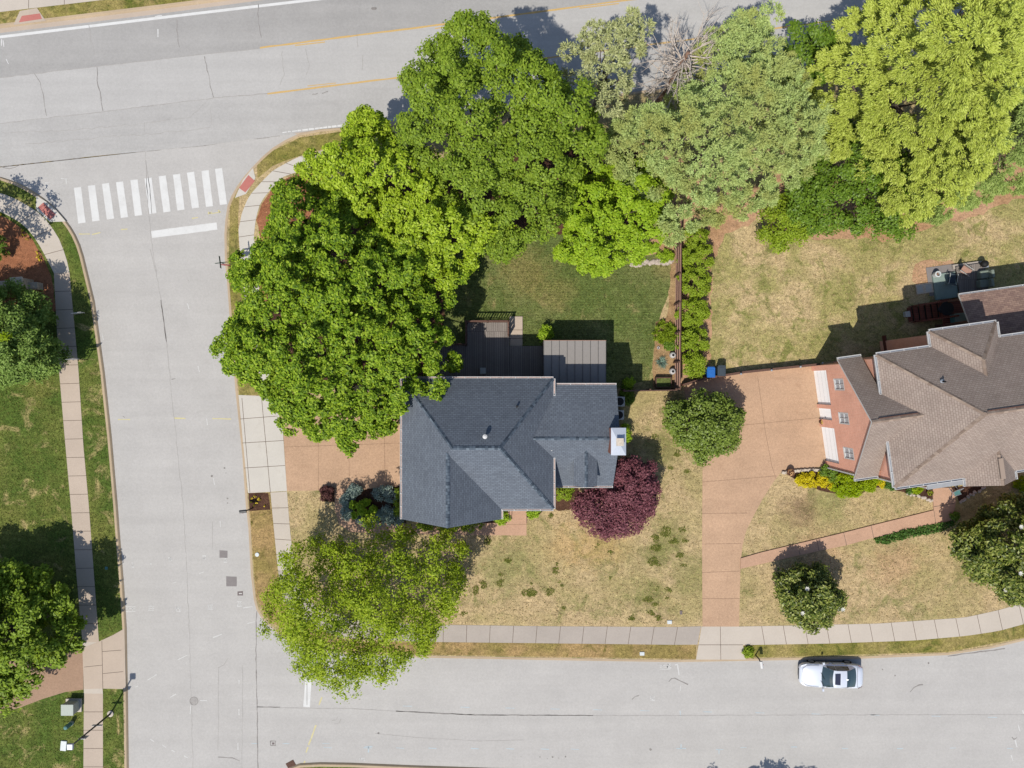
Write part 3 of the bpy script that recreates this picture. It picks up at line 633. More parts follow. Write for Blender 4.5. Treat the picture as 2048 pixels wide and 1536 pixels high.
sheet('driveway_apron', [(1403, 1253), (1480, 1253), (1486, 1290), (1491, 1319), (1392, 1319), (1397, 1290)], 'concrete', 0.017, [[(1397, 1289.5), (1486, 1289.5)], [(1440.5, 1253), (1441.5, 1319)]], th=0.09)
sheet('driveway', [(-200, 1330), (0, 1315), (120, 1308), (166, 1296), (167, 1379), (130, 1384), (85, 1398), (40, 1415), (0, 1426), (-200, 1460)], 'aggregate_brown', 0.016, th=0.09)
sheet('driveway_apron', [(165, 1296), (200, 1282), (226, 1270), (249, 1257), (252, 1378), (206, 1377), (168, 1378)], 'concrete_pink', 0.018, [[(204, 1282), (206, 1377)], [(168, 1334), (205, 1330)], [(205, 1303), (243, 1300)], [(206, 1347), (247, 1343)]], th=0.09)
sheet('garden_path', [(669, 979), (690, 979), (694, 1024), (706, 1038), (760, 1046), (870, 1056), (900, 1050), (960, 1046), (1014, 1046), (1014, 1012), (1053, 1012), (1053, 1071), (950, 1070), (800, 1068), (700, 1064), (678, 1048), (670, 1020)], 'aggregate_pink', 0.02, [[(982, 1047), (982, 1070)], [(950, 1048), (950, 1070)], [(918, 1050), (918, 1069)], [(1014, 1049), (1053, 1049)], [(886, 1054), (886, 1069)]], 'joint_light', th=0.09)
sheet('garden_path', [(1481, 1116), (1519, 1105), (1556, 1096), (1594, 1087), (1632, 1078), (1686, 1065), (1741, 1051), (1866, 1020), (1864, 975), (1908, 975), (1910, 1004), (1904, 1040), (1869, 1046), (1746, 1075), (1692, 1090), (1637, 1101), (1480, 1137)], 'aggregate_pink', 0.10, [[(1632, 1078), (1637, 1101)], [(1594, 1087), (1599, 1109)], [(1686, 1065), (1692, 1090)], [(1741, 1051), (1746, 1075)], [(1866, 1020), (1870, 1046)], [(1866, 1013), (1908, 1006)]], 'joint', th=0.2)
sheet('garden_bed', [(688, 985), (735, 978), (802, 972), (812, 1046), (760, 1044), (708, 1037), (695, 1022)], 'mulch', 0.022, wobble=1)
sheet('garden_bed', [(497, 986), (537, 986), (541, 1019), (499, 1022)], 'mulch', 0.013, wobble=.6)
sheet('garden_bed', [(640, 983), (669, 982), (670, 1004), (644, 1002)], 'mulch', 0.013, wobble=1)
sheet('garden_bed', [(1107, 960), (1150, 960), (1165, 1000), (1140, 1020), (1118, 1022), (1107, 1016)], 'mulch', 0.013, wobble=1)
sheet('garden_bed', [(960, 1020), (1014, 1016), (1014, 1046), (960, 1046)], 'mulch', 0.013); sheet('garden_bed', [(1054, 1016), (1090, 1016), (1080, 1028), (1056, 1036)], 'mulch', 0.013, wobble=1)
sheet('garden_bed', [(1566, 946), (1650, 936), (1800, 950), (1866, 965), (1866, 998), (1820, 990), (1780, 976), (1748, 974), (1715, 990), (1690, 992), (1655, 985), (1600, 966)], 'mulch', 0.014, wobble=1.5)
sheet('garden_bed', [(1910, 975), (1965, 960), (1972, 972), (1950, 985), (1917, 1004)], 'mulch', 0.014, wobble=1.5)
sheet('garden_bed', [(-300, 425), (0, 430), (30, 446), (56, 468), (74, 495), (90, 525), (104, 552), (112, 620), (60, 660), (-300, 640)], 'mulch_red', 0.010, wobble=1.5)

# ------------------------------------------------------------------ plants
def inside(poly, p):
    x, y = p[:, 0], p[:, 1]; c = np.zeros(len(p), bool); n = len(poly)
    for i in range(n):
        x0, y0 = poly[i]; x1, y1 = poly[(i + 1) % n]
        if y0 == y1: continue
        k = ((y0 > y) != (y1 > y)) & (x < (x1 - x0) * (y - y0) / (y1 - y0) + x0); c ^= k
    return c
def edist(poly, p):
    d = np.full(len(p), 1e9); n = len(poly)
    for i in range(n):
        a = poly[i]; e = poly[(i + 1) % n] - a; t = np.clip(((p - a) @ e) / max(1e-9, e @ e), 0, 1)
        d = np.minimum(d, np.linalg.norm(p - a - t[:, None] * e, axis=1))
    return d
def unit(v): return v / np.maximum(np.linalg.norm(v, axis=1, keepdims=True), 1e-9)
def quads_mesh(name, C, T, B, N, ln, wd, mats, parent=None, org=(0, 0, 0), fold=0.12, midx=None):
    """One rhombus leaf per row: centre C, long axis T, cross axis B."""
    n = len(C); V = np.empty((n, 4, 3)); l = ln[:, None]; w_ = wd[:, None]
    V[:, 0] = C - T * l * .5; V[:, 1] = C + B * w_ * .5 + N * w_ * fold; V[:, 2] = C + T * l * .5 - N * l * .08; V[:, 3] = C - B * w_ * .5 + N * w_ * fold
    V = V.reshape(-1, 3) - np.array(org)
    me = bpy.data.meshes.new(name); me.vertices.add(n * 4); me.vertices.foreach_set('co', V.astype(np.float32).ravel())
    me.loops.add(n * 4); me.loops.foreach_set('vertex_index', np.arange(n * 4, dtype=np.int32))
    me.polygons.add(n); me.polygons.foreach_set('loop_start', np.arange(0, n * 4, 4, dtype=np.int32)); me.polygons.foreach_set('loop_total', np.full(n, 4, np.int32))
    for m in mats: me.materials.append(MATS[m])
    if midx is not None: me.polygons.foreach_set('material_index', midx.astype(np.int32))
    me.update(calc_edges=True)
    o = bpy.data.objects.new(name, me); COL.objects.link(o)
    if parent: o.parent = parent
    else: o.location = org
    return o
def scatter_lobes(poly, n, rng, margin):
    lo, hi = poly.min(0), poly.max(0); c = rng.uniform(lo, hi, (n * 60, 2)); c = c[inside(poly, c)]; d = edist(poly, c); c = c[d > margin]
    if len(c) == 0: c = poly.mean(0)[None]
    ch = [c[0]]; md = np.linalg.norm(c - c[0], axis=1)
    for _ in range(min(n, len(c)) - 1):
        j = int(np.argmax(md * rng.uniform(.75, 1, len(c)))); ch.append(c[j]); md = np.minimum(md, np.linalg.norm(c - c[j], axis=1))
    return np.array(ch)
def foliage(poly, zb, zt, rng, lobe_r, lobe_a, nc, nl, ll, lw, cr=0.45, style='leaf', rough=0.2, sides=0.4, dome=0.85, gap=0.0, flatz=.55, spokes=0, rag=.35, radial=0.0, thin=None, mg=.35):
    """Leaf rows for a crown: lobes on a dome over POLY, clumps on each lobe, leaves in each clump."""
    lo, hi = poly.min(0), poly.max(0); sm = rng.uniform(lo, hi, (3000, 2)); ins = inside(poly, sm); area = ins.mean() * np.prod(hi - lo)
    dmax = edist(poly, sm[ins]).max()
    nlobe = max(5, int(area / lobe_a)); lc = scatter_lobes(poly, nlobe, rng, lobe_r * mg)
    t = np.clip(edist(poly, lc) / dmax, 0, 1); f = np.sqrt(1 - (1 - t) ** 2) ** dome
    lz = zb + (zt - zb) * f * rng.uniform(1 - 2 * rough, 1 + rough * .5, len(lc)) - lobe_r * .5
    if spokes:                                       # limbs fan out from the trunk with hollows between them
        cc = poly.mean(0); dv = lc - cc; th = np.arctan2(dv[:, 1], dv[:, 0]); rr_ = np.linalg.norm(dv, axis=1)
        hol = np.clip(np.sin(spokes * th + .35 * rr_ + rng.uniform(0, 6)) - .25, 0, 1); lz = lz - hol * (zt - zb) * .22 * np.clip(rr_ / 2.0, 0, 1)
    Lc = np.c_[lc, np.maximum(lz, zb * .9)]; Lr = lobe_r * rng.uniform(.65, 1.25, len(lc))
    eg = t < .28; ov = lc[eg] - poly.mean(0); Lc[eg, :2] += ov / np.maximum(np.linalg.norm(ov, axis=1, keepdims=True), .1) * (rng.uniform(-.6, 1.0, eg.sum()) * rag * lobe_r)[:, None]; Lr[eg] *= rng.uniform(.55, 1.0, eg.sum())
    if sides > 0:
        k = rng.random(len(lc)) < sides * (1.6 - t); s2 = Lc[k].copy(); s2[:, 2] = zb * .8 + (s2[:, 2] - zb * .8) * rng.uniform(.25, .8, len(s2)); Lc = np.r_[Lc, s2]; Lr = np.r_[Lr, Lr[k]]
    if gap: k = rng.random(len(Lc)) > gap; Lc, Lr = Lc[k], Lr[k]
    if thin:                                         # fewer leaves on one side of the crown
        q = (Lc[:, :2] - poly.mean(0)) @ np.array(thin[:2]) / dmax; k = rng.random(len(Lc)) > np.clip(q, 0, 1) * thin[2]; Lc, Lr = Lc[k], Lr[k]
    ctr = np.array([poly[:, 0].mean(), poly[:, 1].mean(), zb + (zt - zb) * .3])
    n = len(Lc) * nc; d = unit(rng.normal(size=(n, 3)) + unit(np.repeat(Lc, nc, 0) - ctr) * .5); d[:, 2] = np.where(d[:, 2] < -.25, -d[:, 2], d[:, 2])
    Cc = np.repeat(Lc, nc, 0) + d * (np.repeat(Lr, nc) * rng.uniform(.72, 1.05, n))[:, None] * np.array([1, 1, flatz + .2])
    m = n * nl; o = unit(rng.normal(size=(m, 3))); dd = np.repeat(d, nl, 0)
    if style == 'needle':
        rr = cr * rng.uniform(.2, 1.0, m); C = np.repeat(Cc, nl, 0) + o * rr[:, None] * np.array([1, 1, .7]); out = np.repeat(Cc, nl, 0) - ctr; out[:, 2] = -.25 * np.linalg.norm(out[:, :2], axis=1); T = unit(o + dd * .5 + rng.normal(size=(m, 3)) * .35 + unit(out) * radial)
        N = unit(rng.normal(size=(m, 3)) * .7 + np.array([-.15, -.25, 1.1]) + dd * .4); B = unit(np.cross(N, T)); N = np.cross(T, B)
    else:
        rr = cr * rng.uniform(0, 1, m) ** .5; C = np.repeat(Cc, nl, 0) + o * rr[:, None] * np.array([1, 1, flatz])
        N = unit(dd * .5 + o * .3 + np.array([-.12, -.2, .75]) + rng.normal(size=(m, 3)) * .36)
        T = unit(np.cross(N, rng.normal(size=(m, 3)))); B = np.cross(N, T)
    k = C[:, 2] > .04
    s = rng.uniform(.7, 1.25, m)
    return C[k], T[k], B[k], N[k], (ll * s)[k], (lw * s)[k], Lc
def trunk_mesh(base, zt, lobes, r, rng, mat, parent, nlimb=12, top=0.55):
    b = MB(); base = np.array([base[0], base[1], 0.0]); fork = base + np.array([rng.normal() * .2, rng.normal() * .2, zt * top])
    pth = [tuple(base + (fork - base) * t + np.array([rng.normal() * .05, rng.normal() * .05, 0])) for t in (0, .1, .4, .7, 1)]
    b.tube(pth, [r * 1.5, r * 1.05, r * .9, r * .8, r * .6], 9)
    idx = rng.permutation(len(lobes))[:nlimb]
    for i in idx:
        e = lobes[i]; t0 = rng.uniform(.45, .98); s = base + (fork - base) * t0; mid = (s + e) / 2 + rng.normal(size=3) * .25 + np.array([0, 0, -.15])
        q1 = (s * .6 + mid * .4); r0 = r * rng.uniform(.3, .5)
        b.tube([tuple(s), tuple(q1), tuple(mid), tuple(e)], [r0, r0 * .75, r0 * .5, r0 * .15], 6)
    return b.build('trunk', mat, parent, smooth=True)
def tree(name, outline, zb, zt, label, leaf, seed, trunk_r=0.28, lobe_r=1.15, lobe_a=1.5, nc=13, nl=34, ll=.3, lw=.16, group=None, cat='tree', bark='bark', trunk_at=None, zedge=.35, nlimb=14, extra=None, mats=None, **kw):
    rng = np.random.default_rng(seed); ze = zb + (zt - zb) * zedge
    poly = np.array([P2(x, y, ze) for x, y in outline]); c = np.array(trunk_at) if trunk_at else poly.mean(0)
    t = thing(name, (c[0], c[1], 0), label, cat, group)
    C, T, B, N, l_, w_, Lc = foliage(poly, zb, zt, rng, lobe_r, lobe_a, nc, nl, ll, lw, **kw)
    mats = mats or [leaf]; midx = None
    if len(mats) > 1: midx = (rng.random(len(C)) < .5).astype(int)
    quads_mesh('crown', C, T, B, N, l_, w_, mats, t, (c[0], c[1], 0), midx=midx)
    if trunk_r: trunk_mesh(c, zt, Lc, trunk_r, rng, bark, t, nlimb)
    if extra: extra(t, rng, C, N)
    return t
def oval(x, y, rx, ry, n=16, wob_=.12, seed=0):
    r = random.Random(seed + int(x * 7 + y)); return [(x + rx * math.cos(2 * math.pi * k / n) * (1 + r.uniform(-wob_, wob_)), y + ry * math.sin(2 * math.pi * k / n) * (1 + r.uniform(-wob_, wob_))) for k in range(n)]
GT = 'trees between the back gardens and the main road'
tree('broadleaf_tree', [(560, 372), (640, 368), (700, 400), (760, 440), (830, 480), (900, 520), (940, 530), (915, 565), (880, 610), (886, 680), (902, 715), (870, 760), (832, 795), (800, 830), (765, 868), (735, 850), (690, 882), (640, 865), (600, 875), (560, 850), (530, 800), (495, 775), (455, 745), (433, 680), (452, 640), (480, 600), (462, 560), (472, 520), (520, 480), (545, 430)], 4.5, 11.5,
     'broad dark green maple tree overhanging the side street and grey roofed house', 'leaf_maple', 11, 0.34, .85, .95, 13, 40, .22, .12, GT, cr=.32, rag=.7, spokes=9, rough=.17)
tree('broadleaf_tree', [(690, 235), (735, 212), (770, 250), (790, 300), (850, 330), (900, 390), (960, 430), (1035, 450), (1040, 478), (985, 505), (945, 522), (900, 560), (850, 560), (800, 520), (740, 470), (690, 420), (640, 385), (592, 345), (605, 322), (680, 300), (715, 270)], 4, 10,
     'bright yellow green tree beside the street corner sidewalk', 'leaf_lime', 12, 0.26, .8, .9, 13, 38, .22, .12, GT, cr=.34, rag=.9)
tree('broadleaf_tree', [(850, 78), (885, 55), (935, 55), (985, 45), (1040, 70), (1090, 130), (1130, 165), (1170, 200), (1198, 290), (1200, 330), (1150, 355), (1110, 420), (1060, 480), (1000, 500), (930, 450), (880, 390), (830, 330), (800, 300), (790, 240), (812, 180), (835, 155), (826, 118), (870, 130)], 5.5, 14,
     'tallest deep green leafy tree reaching over the main road kerb', 'leaf_deep', 13, 0.36, .9, 1.05, 12, 36, .20, .115, GT, rough=.2, spokes=7, rag=.6, cr=.4)
tree('broadleaf_tree', [(1110, 380), (1150, 345), (1200, 332), (1250, 322), (1290, 345), (1330, 385), (1350, 410), (1332, 450), (1330, 482), (1290, 510), (1240, 522), (1220, 550), (1180, 560), (1150, 530), (1112, 505), (1122, 450), (1105, 410)], 2.6, 7.2,
     'small fresh green tree standing at the edge of the mown back lawn', 'leaf_bright', 14, 0.16, .62, .8, 14, 26, .2, .12, GT, cr=.3, mg=.6, rough=.28, rag=.7)
tree('pine_tree', [(1380, 112), (1420, 60), (1475, 20), (1510, 30), (1560, 60), (1567, 120), (1600, 170), (1650, 200), (1655, 260), (1640, 320), (1600, 360), (1540, 400), (1480, 420), (1415, 450), (1360, 475), (1322, 440), (1330, 400), (1260, 330), (1210, 285), (1222, 235), (1290, 205), (1345, 200), (1370, 160)], 5, 14.5,
     'large grey green pine tree beside the bare dead tree', 'leaf_pine', 15, 0.32, .75, .7, 20, 28, .18, .06, GT, cr=.26, style='needle', dome=1.15, spokes=7)
tree('pine_tree', [(1120, 100), (1150, 70), (1190, 78), (1240, 52), (1262, 48), (1292, 92), (1280, 130), (1244, 180), (1240, 230), (1230, 280), (1198, 272), (1180, 220), (1150, 170), (1122, 140)], 5, 12,
     'slim olive grey pine tree between the tallest leafy tree and the dead tree', 'leaf_pine_grey', 16, 0.24, .85, 1.0, 20, 22, .22, .065, GT, cr=.26, style='needle', gap=.08)
tree('evergreen_tree', oval(1603, 120, 50, 52), 3, 7.5, 'dark green bushy tree half hidden at the kerb of the main road', 'leaf_dark', 17, 0.16, .7, .8, 12, 26, .22, .12, GT)
tree('evergreen_tree', [(1640, 290), (1700, 245), (1780, 250), (1810, 320), (1822, 380), (1842, 430), (1790, 472), (1740, 478), (1690, 455), (1620, 455), (1570, 420), (1590, 370), (1625, 330)], 2, 7,
     'dark green dense tree in the gap below the yellow green conifer', 'leaf_dark', 18, 0.2, .75, .8, 12, 26, .20, .11, GT)
tree('evergreen_tree', [(1520, 450), (1535, 412), (1580, 395), (1620, 405), (1640, 440), (1610, 470), (1580, 492), (1545, 487)], .6, 3.6,
     'low bright green bushy tree on the bare soil of the back lawn', 'leaf_hedge', 19, 0.12, .6, .6, 11, 26, .18, .10, GT)
tree('conifer_tree', [(1695, 28), (1740, 0), (1800, -40), (1900, -80), (2030, -80), (2060, 0), (2030, 100), (2000, 220), (1960, 340), (1915, 410), (1865, 425), (1812, 405), (1795, 350), (1730, 295), (1680, 285), (1642, 222), (1652, 180), (1640, 115), (1690, 100)], 5, 15.5,
     'huge yellow green conifer tree leaning towards the main road', 'leaf_spruce', 20, 0.36, .75, .62, 18, 36, .20, .055, GT, cr=.27, radial=1.4, style='needle', rough=.13, spokes=8, sides=.5)
tree('conifer_tree', [(1960, 20), (2060, -60), (2220, 20), (2240, 260), (2110, 355), (1990, 395), (1900, 432), (1845, 410), (1880, 320), (1910, 220), (1935, 120)], 4, 13,
     'mid green conifer tree behind the brown roofed house back lawn', 'leaf_spruce_green', 21, 0.32, .8, .8, 19, 36, .19, .055, GT, cr=.26, radial=.9, style='needle', spokes=6)
def blooms(t, rng, C, N):
    zt = C[:, 2].max(); cand = np.where(C[:, 2] > zt * .35)[0]; b = MB()
    for i in rng.choice(cand, 10, replace=False):
        p = Vector(C[i] + N[i] * .25)
        for k in range(7):
            a = k * .9; d = Vector((math.cos(a), math.sin(a), .35)) * .16; q = Vector((-d.y, d.x, 0)) * .45
            b.poly([p, p + d * .6 + q * .6, p + d * 1.2 + Vector((0, 0, .05)), p + d * .6 - q * .6], 0)
    b.build('flower', 'flower_white', t)['kind'] = 'stuff'
tree('magnolia_tree', [(1563, 1160), (1585, 1139), (1624, 1133), (1655, 1146), (1668, 1175), (1681, 1187), (1669, 1218), (1653, 1243), (1620, 1250), (1586, 1234), (1563, 1202)], .6, 4.2,
     'small rounded glossy magnolia tree at the edge of the concrete sidewalk', 'leaf_magnolia', 22, 0.14, .6, .5, 12, 20, .26, .12, 'magnolia trees on the front lawn', sides=.7, extra=blooms, mg=.5)
tree('magnolia_tree', [(1950, 1050), (2000, 1015), (2060, 995), (2140, 1040), (2150, 1150), (2080, 1200), (2010, 1195), (1960, 1160), (1917, 1110), (1915, 1080)], .8, 7.0,
     'large flowering magnolia tree shading the front lawn near the walkway', 'leaf_magnolia', 23, 0.22, .75, .7, 13, 24, .27, .12, 'magnolia trees on the front lawn', sides=.7, extra=blooms, mg=.5)
tree('japanese_maple', [(1225, 930), (1262, 915), (1305, 932), (1318, 965), (1312, 1000), (1300, 1035), (1275, 1055), (1240, 1073), (1200, 1070), (1165, 1050), (1147, 1025), (1140, 1002), (1160, 990), (1190, 978), (1212, 958)], 1.5, 4.0,
     'dark purple red maple tree beside the brick chimney', 'leaf_red', 24, 0.12, .55, .42, 11, 24, .20, .09, flatz=.35, mg=.7, rag=.6)
tree('street_tree', [(595, 1100), (660, 1078), (740, 1065), (820, 1065), (870, 1080), (925, 1110), (915, 1173), (895, 1230), (852, 1286), (790, 1330), (720, 1360), (660, 1346), (600, 1314), (560, 1263), (540, 1203), (565, 1140)], 3.4, 10.5,
     'thin yellow green tree over the street corner with branches showing through', 'leaf_airy', 25, 0.13, .85, .72, 12, 19, .18, .10, nlimb=42, cr=.5, gap=.04, rough=.26, rag=1.0, thin=(.7, .7, .3), bark='bark_pale')
tree('holly_tree', oval(1407, 849, 76, 68), .5, 4.0, 'round dark glossy tree at the west edge of the tan driveway', 'leaf_holly', 26, 0.16, .7, .6, 12, 26, .20, .11, sides=.6, mg=.7, rag=.6)
tree('juniper_tree', [(-80, 575), (0, 562), (40, 570), (75, 590), (98, 640), (122, 692), (112, 735), (62, 768), (-60, 785), (-120, 680)], .5, 6, 'bushy grey green juniper tree behind the stone pillar', 'leaf_juniper', 27, 0.2, .75, .7, 12, 30, .22, .09, sides=.7, mg=.8)
tree('broadleaf_tree', [(-102, 1149), (-12, 1137), (40, 1139), (78, 1156), (92, 1178), (146, 1195), (140, 1234), (150, 1286), (128, 1318), (80, 1346), (50, 1389), (8, 1409), (-92, 1390), (-152, 1260)], 1.6, 7.6,
     'bright green broadleaf tree overhanging the brown driveway', 'leaf_deep', 28, 0.3, 1.0, 1.2, 14, 30, .28, .15, zedge=.3)
tree('broadleaf_tree', oval(1560, 1868, 170, 118, 24, .35), 5, 10, 'tree beyond the street casting a leafy shadow on the asphalt', 'leaf_deep', 29, 0.26, .8, 1.5, 11, 16, .28, .15, rag=1.5)
tree('broadleaf_tree', oval(-105, 470, 78, 70), 3.5, 7.5, 'sparse young tree at the corner casting a speckled shadow on the ramp', 'leaf_deep', 30, 0.14, .8, 1.3, 9, 12, .24, .13, gap=.2)

# dead tree
def dead_tree():
    rng = random.Random(5); base = P(1312, 212, 0); t = thing('dead_tree', base, 'bare dead tree with pale grey branches between two pines', 'tree', GT); tr = MB(); br = MB()
    top = base + Vector((.35, .1, 8.6)); tr.tube([base, base + Vector((.05, 0, 2)), base + Vector((.2, .05, 4.5)), top], [.3, .24, .19, .12], 9)
    def grow(p, d, ln, r, lv):
        q = [p]
        for k in range(4):
            d = (d + Vector((rng.gauss(0, .16), rng.gauss(0, .16), rng.gauss(.04, .12)))).normalized(); q.append(q[-1] + d * ln / 4)
        br.tube(q, [r, r * .85, r * .65, r * .45, r * .2], 5)
        if lv > 0:
            for k in range(3 if lv > 1 else 4):
                i = rng.choice([1, 2, 3]); nd = (d + Vector((rng.gauss(0, .6), rng.gauss(0, .6), rng.gauss(.1, .3)))).normalized(); grow(q[i], nd, ln * rng.uniform(.4, .65), r * .5, lv - 1)
    for k in range(44):
        a = 2 * math.pi * k / 44 + rng.uniform(-.2, .2); el = rng.uniform(-.1, .7); h = rng.uniform(.45, 1.0)
        p = base + (top - base) * h; grow(p, Vector((math.cos(a) * math.cos(el), math.sin(a) * math.cos(el), math.sin(el))), rng.uniform(1.6, 3.8), .06, 2)
    tr.build('trunk', 'bark_red', t, smooth=True); br.build('branches', 'bark_grey', t, smooth=True)
dead_tree()

# shrubs: one crown and a short stem each
def shrub(x, y, rx, ry, h, leaf, label, seed, name='shrub', cat='shrub', group=None, lobe_r=.32, lobe_a=.16, nc=10, nl=14, ll=.12, lw=.07, cr=.18, stem=True, style='leaf', z0=0.08, **kw):
    rng = np.random.default_rng(seed); poly = np.array([P2(a, c, h * .4) for a, c in oval(x, y, rx, ry, 14, .1, seed)]); c = poly.mean(0)
    t = thing(name, (c[0], c[1], 0), label, cat, group)
    C, T, B, N, l_, w_, Lc = foliage(poly, z0, h, rng, lobe_r, lobe_a, nc, nl, ll, lw, cr=cr, style=style, sides=.5, **kw)
    quads_mesh('foliage', C, T, B, N, l_, w_, [leaf], t, (c[0], c[1], 0))
    if stem:
        b = MB()
        for i in range(min(5, len(Lc))):
            e = Lc[(i * 7) % len(Lc)]; b.tube([(c[0], c[1], 0), tuple((np.array([c[0], c[1], 0]) + e) / 2 + rng.normal(size=3) * .04), tuple(e)], [.03, .022, .008], 5)
        b.build('stem', 'bark', t)
    return t
GH = 'row of hedge bushes along the wooden fence'
for i, (x, y, rx, ry, lb) in enumerate([(1392, 474, 24, 20, 'hedge bush tucked under the pine at the top of the row'), (1392, 518, 30, 27, 'second hedge bush of the row below the pine shade'), (1389, 567, 30, 28, 'third hedge bush of the row facing the mown lawn'), (1387, 627, 30, 29, 'full hedge bush at the middle of the fence row'), (1387, 688, 29, 28, 'hedge bush just north of the last one by the bins'), (1385, 733, 24, 22, 'last hedge bush of the row beside the blue bin')]):
    shrub(x, y, rx, ry, 2.1, 'leaf_hedge', 'yellow green ' + lb, 40 + i, 'hedge_bush', 'bush', GH, .42, .3, 11, 20, .14, .08, .24)
HB = 'shrubs beside the brown roofed house'
shrub(1619, 961, 30, 13, .7, 'leaf_yellow', 'golden yellow spreading shrub along the stone edging', 60, group=HB)
shrub(1649, 963, 12, 10, .6, 'leaf_yellow', 'small golden shrub next to the big chartreuse one', 61, group=HB)
shrub(1658, 945, 15, 14, 1.0, 'leaf_dark', 'dark green shrub against the garage corner', 62, group=HB)
shrub(1696, 969, 31, 23, 1.2, 'leaf_chart', 'big chartreuse mounded shrub below the garage eave', 63, group=HB, lobe_r=.4)
shrub(1738, 971, 9.5, 8, .5, 'leaf_chart', 'little lime ball shrub between the mulch and the lawn', 64, group=HB)
shrub(1756, 960, 8, 7, .5, 'leaf_chart', 'small lime shrub close under the eave', 65, group=HB)
shrub(1763, 966, 9, 8, .5, 'leaf_yellow', 'small yellowish shrub right of the lime ball', 66, group=HB)
shrub(1779, 962, 14, 13, .7, 'leaf_cover', 'leafy green shrub under the corner gutter', 67, group=HB)
shrub(1815, 974, 14, 8, .4, 'leaf_cover', 'low green shrub below the front eave', 68, group=HB)
shrub(1830, 975, 9, 7, .5, 'leaf_chart', 'lime shrub beside the porch mulch', 69, group=HB)
shrub(2045, 968, 14, 14, .8, 'leaf_chart', 'bright lime shrub in the nook by the front gable', 70, group=HB)
shrub(1908, 1033, 6, 6, .55, 'leaf_dark', 'clipped round topiary ball at the end of the walkway', 71, group=HB, lobe_r=.14, lobe_a=.05)
HA = 'shrubs around the grey roofed house'
shrub(700, 990, 9, 9, .6, 'leaf_blue', 'silvery blue shrub at the corner of the path', 72, group=HA)
shrub(709, 979, 8, 7, .6, 'leaf_blue', 'silvery shrub touching the tan driveway', 73, group=HA)
shrub(693, 1001, 7, 9, .5, 'leaf_blue', 'pale blue shrub by the narrow path', 74, group=HA)
shrub(694, 1024, 8, 12, .6, 'leaf_blue', 'dusty blue shrub in the shade of the street tree', 75, group=HA)
shrub(765, 985, 15, 10, .7, 'leaf_blue', 'wide silvery blue shrub by the driveway edge', 76, group=HA)
shrub(781, 990, 12, 11, .7, 'leaf_blue', 'silvery blue shrub next to the hedge strip', 77, group=HA)
shrub(773, 1025, 13, 12, .7, 'leaf_blue', 'blue grey shrub in the middle of the mulch', 78, group=HA)
shrub(790, 1040, 14, 8, .6, 'leaf_blue', 'blue green shrub at the gable corner', 79, group=HA)
shrub(740, 1041, 30, 7, .5, 'leaf_blue', 'long low blue shrub bordering the path', 80, group=HA)
shrub(725, 1018, 24, 17, 1.5, 'leaf_bright', 'vivid green young shrub tree in the mulch bed', 81, group=HA, ll=.2, lw=.12, lobe_a=.25)
shrub(796, 1002, 7, 30, .8, 'leaf_hedge', 'narrow clipped hedge along the garage wall', 82, 'hedge', 'hedge', HA)
shrub(652, 989, 13, 12, .9, 'leaf_burgundy', 'dusky burgundy ball shrub at the driveway edge', 83, group=HA, lobe_r=.22, lobe_a=.1)
shrub(852, 1047, 18, 13, .9, 'leaf_hedge', 'green boxy shrub under the gable slope', 84, group=HA)
shrub(892, 1052, 18, 8, .7, 'leaf_hedge', 'light green shrub beneath the gable tip', 85, group=HA)
shrub(938, 1050, 25, 9, .8, 'leaf_hedge', 'long clipped light green shrub by the front path', 86, group=HA)
shrub(1003, 1032, 11, 14, .8, 'leaf_bright', 'loose green shrub beside the porch steps', 87, group=HA)
shrub(1068, 1024, 13, 8, .6, 'leaf_bright', 'fern green shrub on the other side of the porch steps', 88, group=HA)
shrub(1126, 984, 17, 14, .9, 'leaf_hedge', 'rounded light green shrub below the lower eave', 89, group=HA)
shrub(1090, 666, 11, 12, 1.2, 'leaf_bright', 'lone bright shrub at the corner of the back porch', 90, group=HA)
shrub(1258, 766, 7, 9, 1.0, 'leaf_bright', 'thin green shrub beside the cross fence', 91, group=HA)
shrub(1250, 868, 5, 16, 1.4, 'leaf_bright', 'narrow green shrub squeezed behind the chimney', 92, group=HA)
shrub(560, 405, 10, 16, .9, 'leaf_dark', 'dark clipped shrub in the red mulch by the curved sidewalk', 93, group=HA)
shrub(1329, 664, 20, 18, .7, 'leaf_hedge', 'feathery yellow green fern shrub against the fence', 94, group=HA, style='needle', ll=.3, lw=.05)
shrub(1340, 690, 9, 7, .4, 'leaf_dark', 'small dark leafy plant in the fence bed', 95, group=HA)
shrub(1330, 512, 13, 6, .6, 'leaf_bright', 'low green shrub behind the rock edging', 96, group=HA)
shrub(1497, 1306, 6.5, 6, .4, 'leaf_hedge', 'little green shrub by the curbside mailbox', 97)
shrub(2, 498, 12, 22, 1.6, 'leaf_dark', 'dark green shrub in the shaded corner bed', 98)
shrub(30, 682, 54, 13, 6.7, 'leaf_chart', 'yellow green sprays poking through the juniper', 99, 'shrub', lobe_r=.4, lobe_a=.5, z0=6.0)
shrub(1255, 790, 9, 14, .9, 'leaf_dark', 'dark shrub in the shade beside the air conditioners', 100, group=HA)
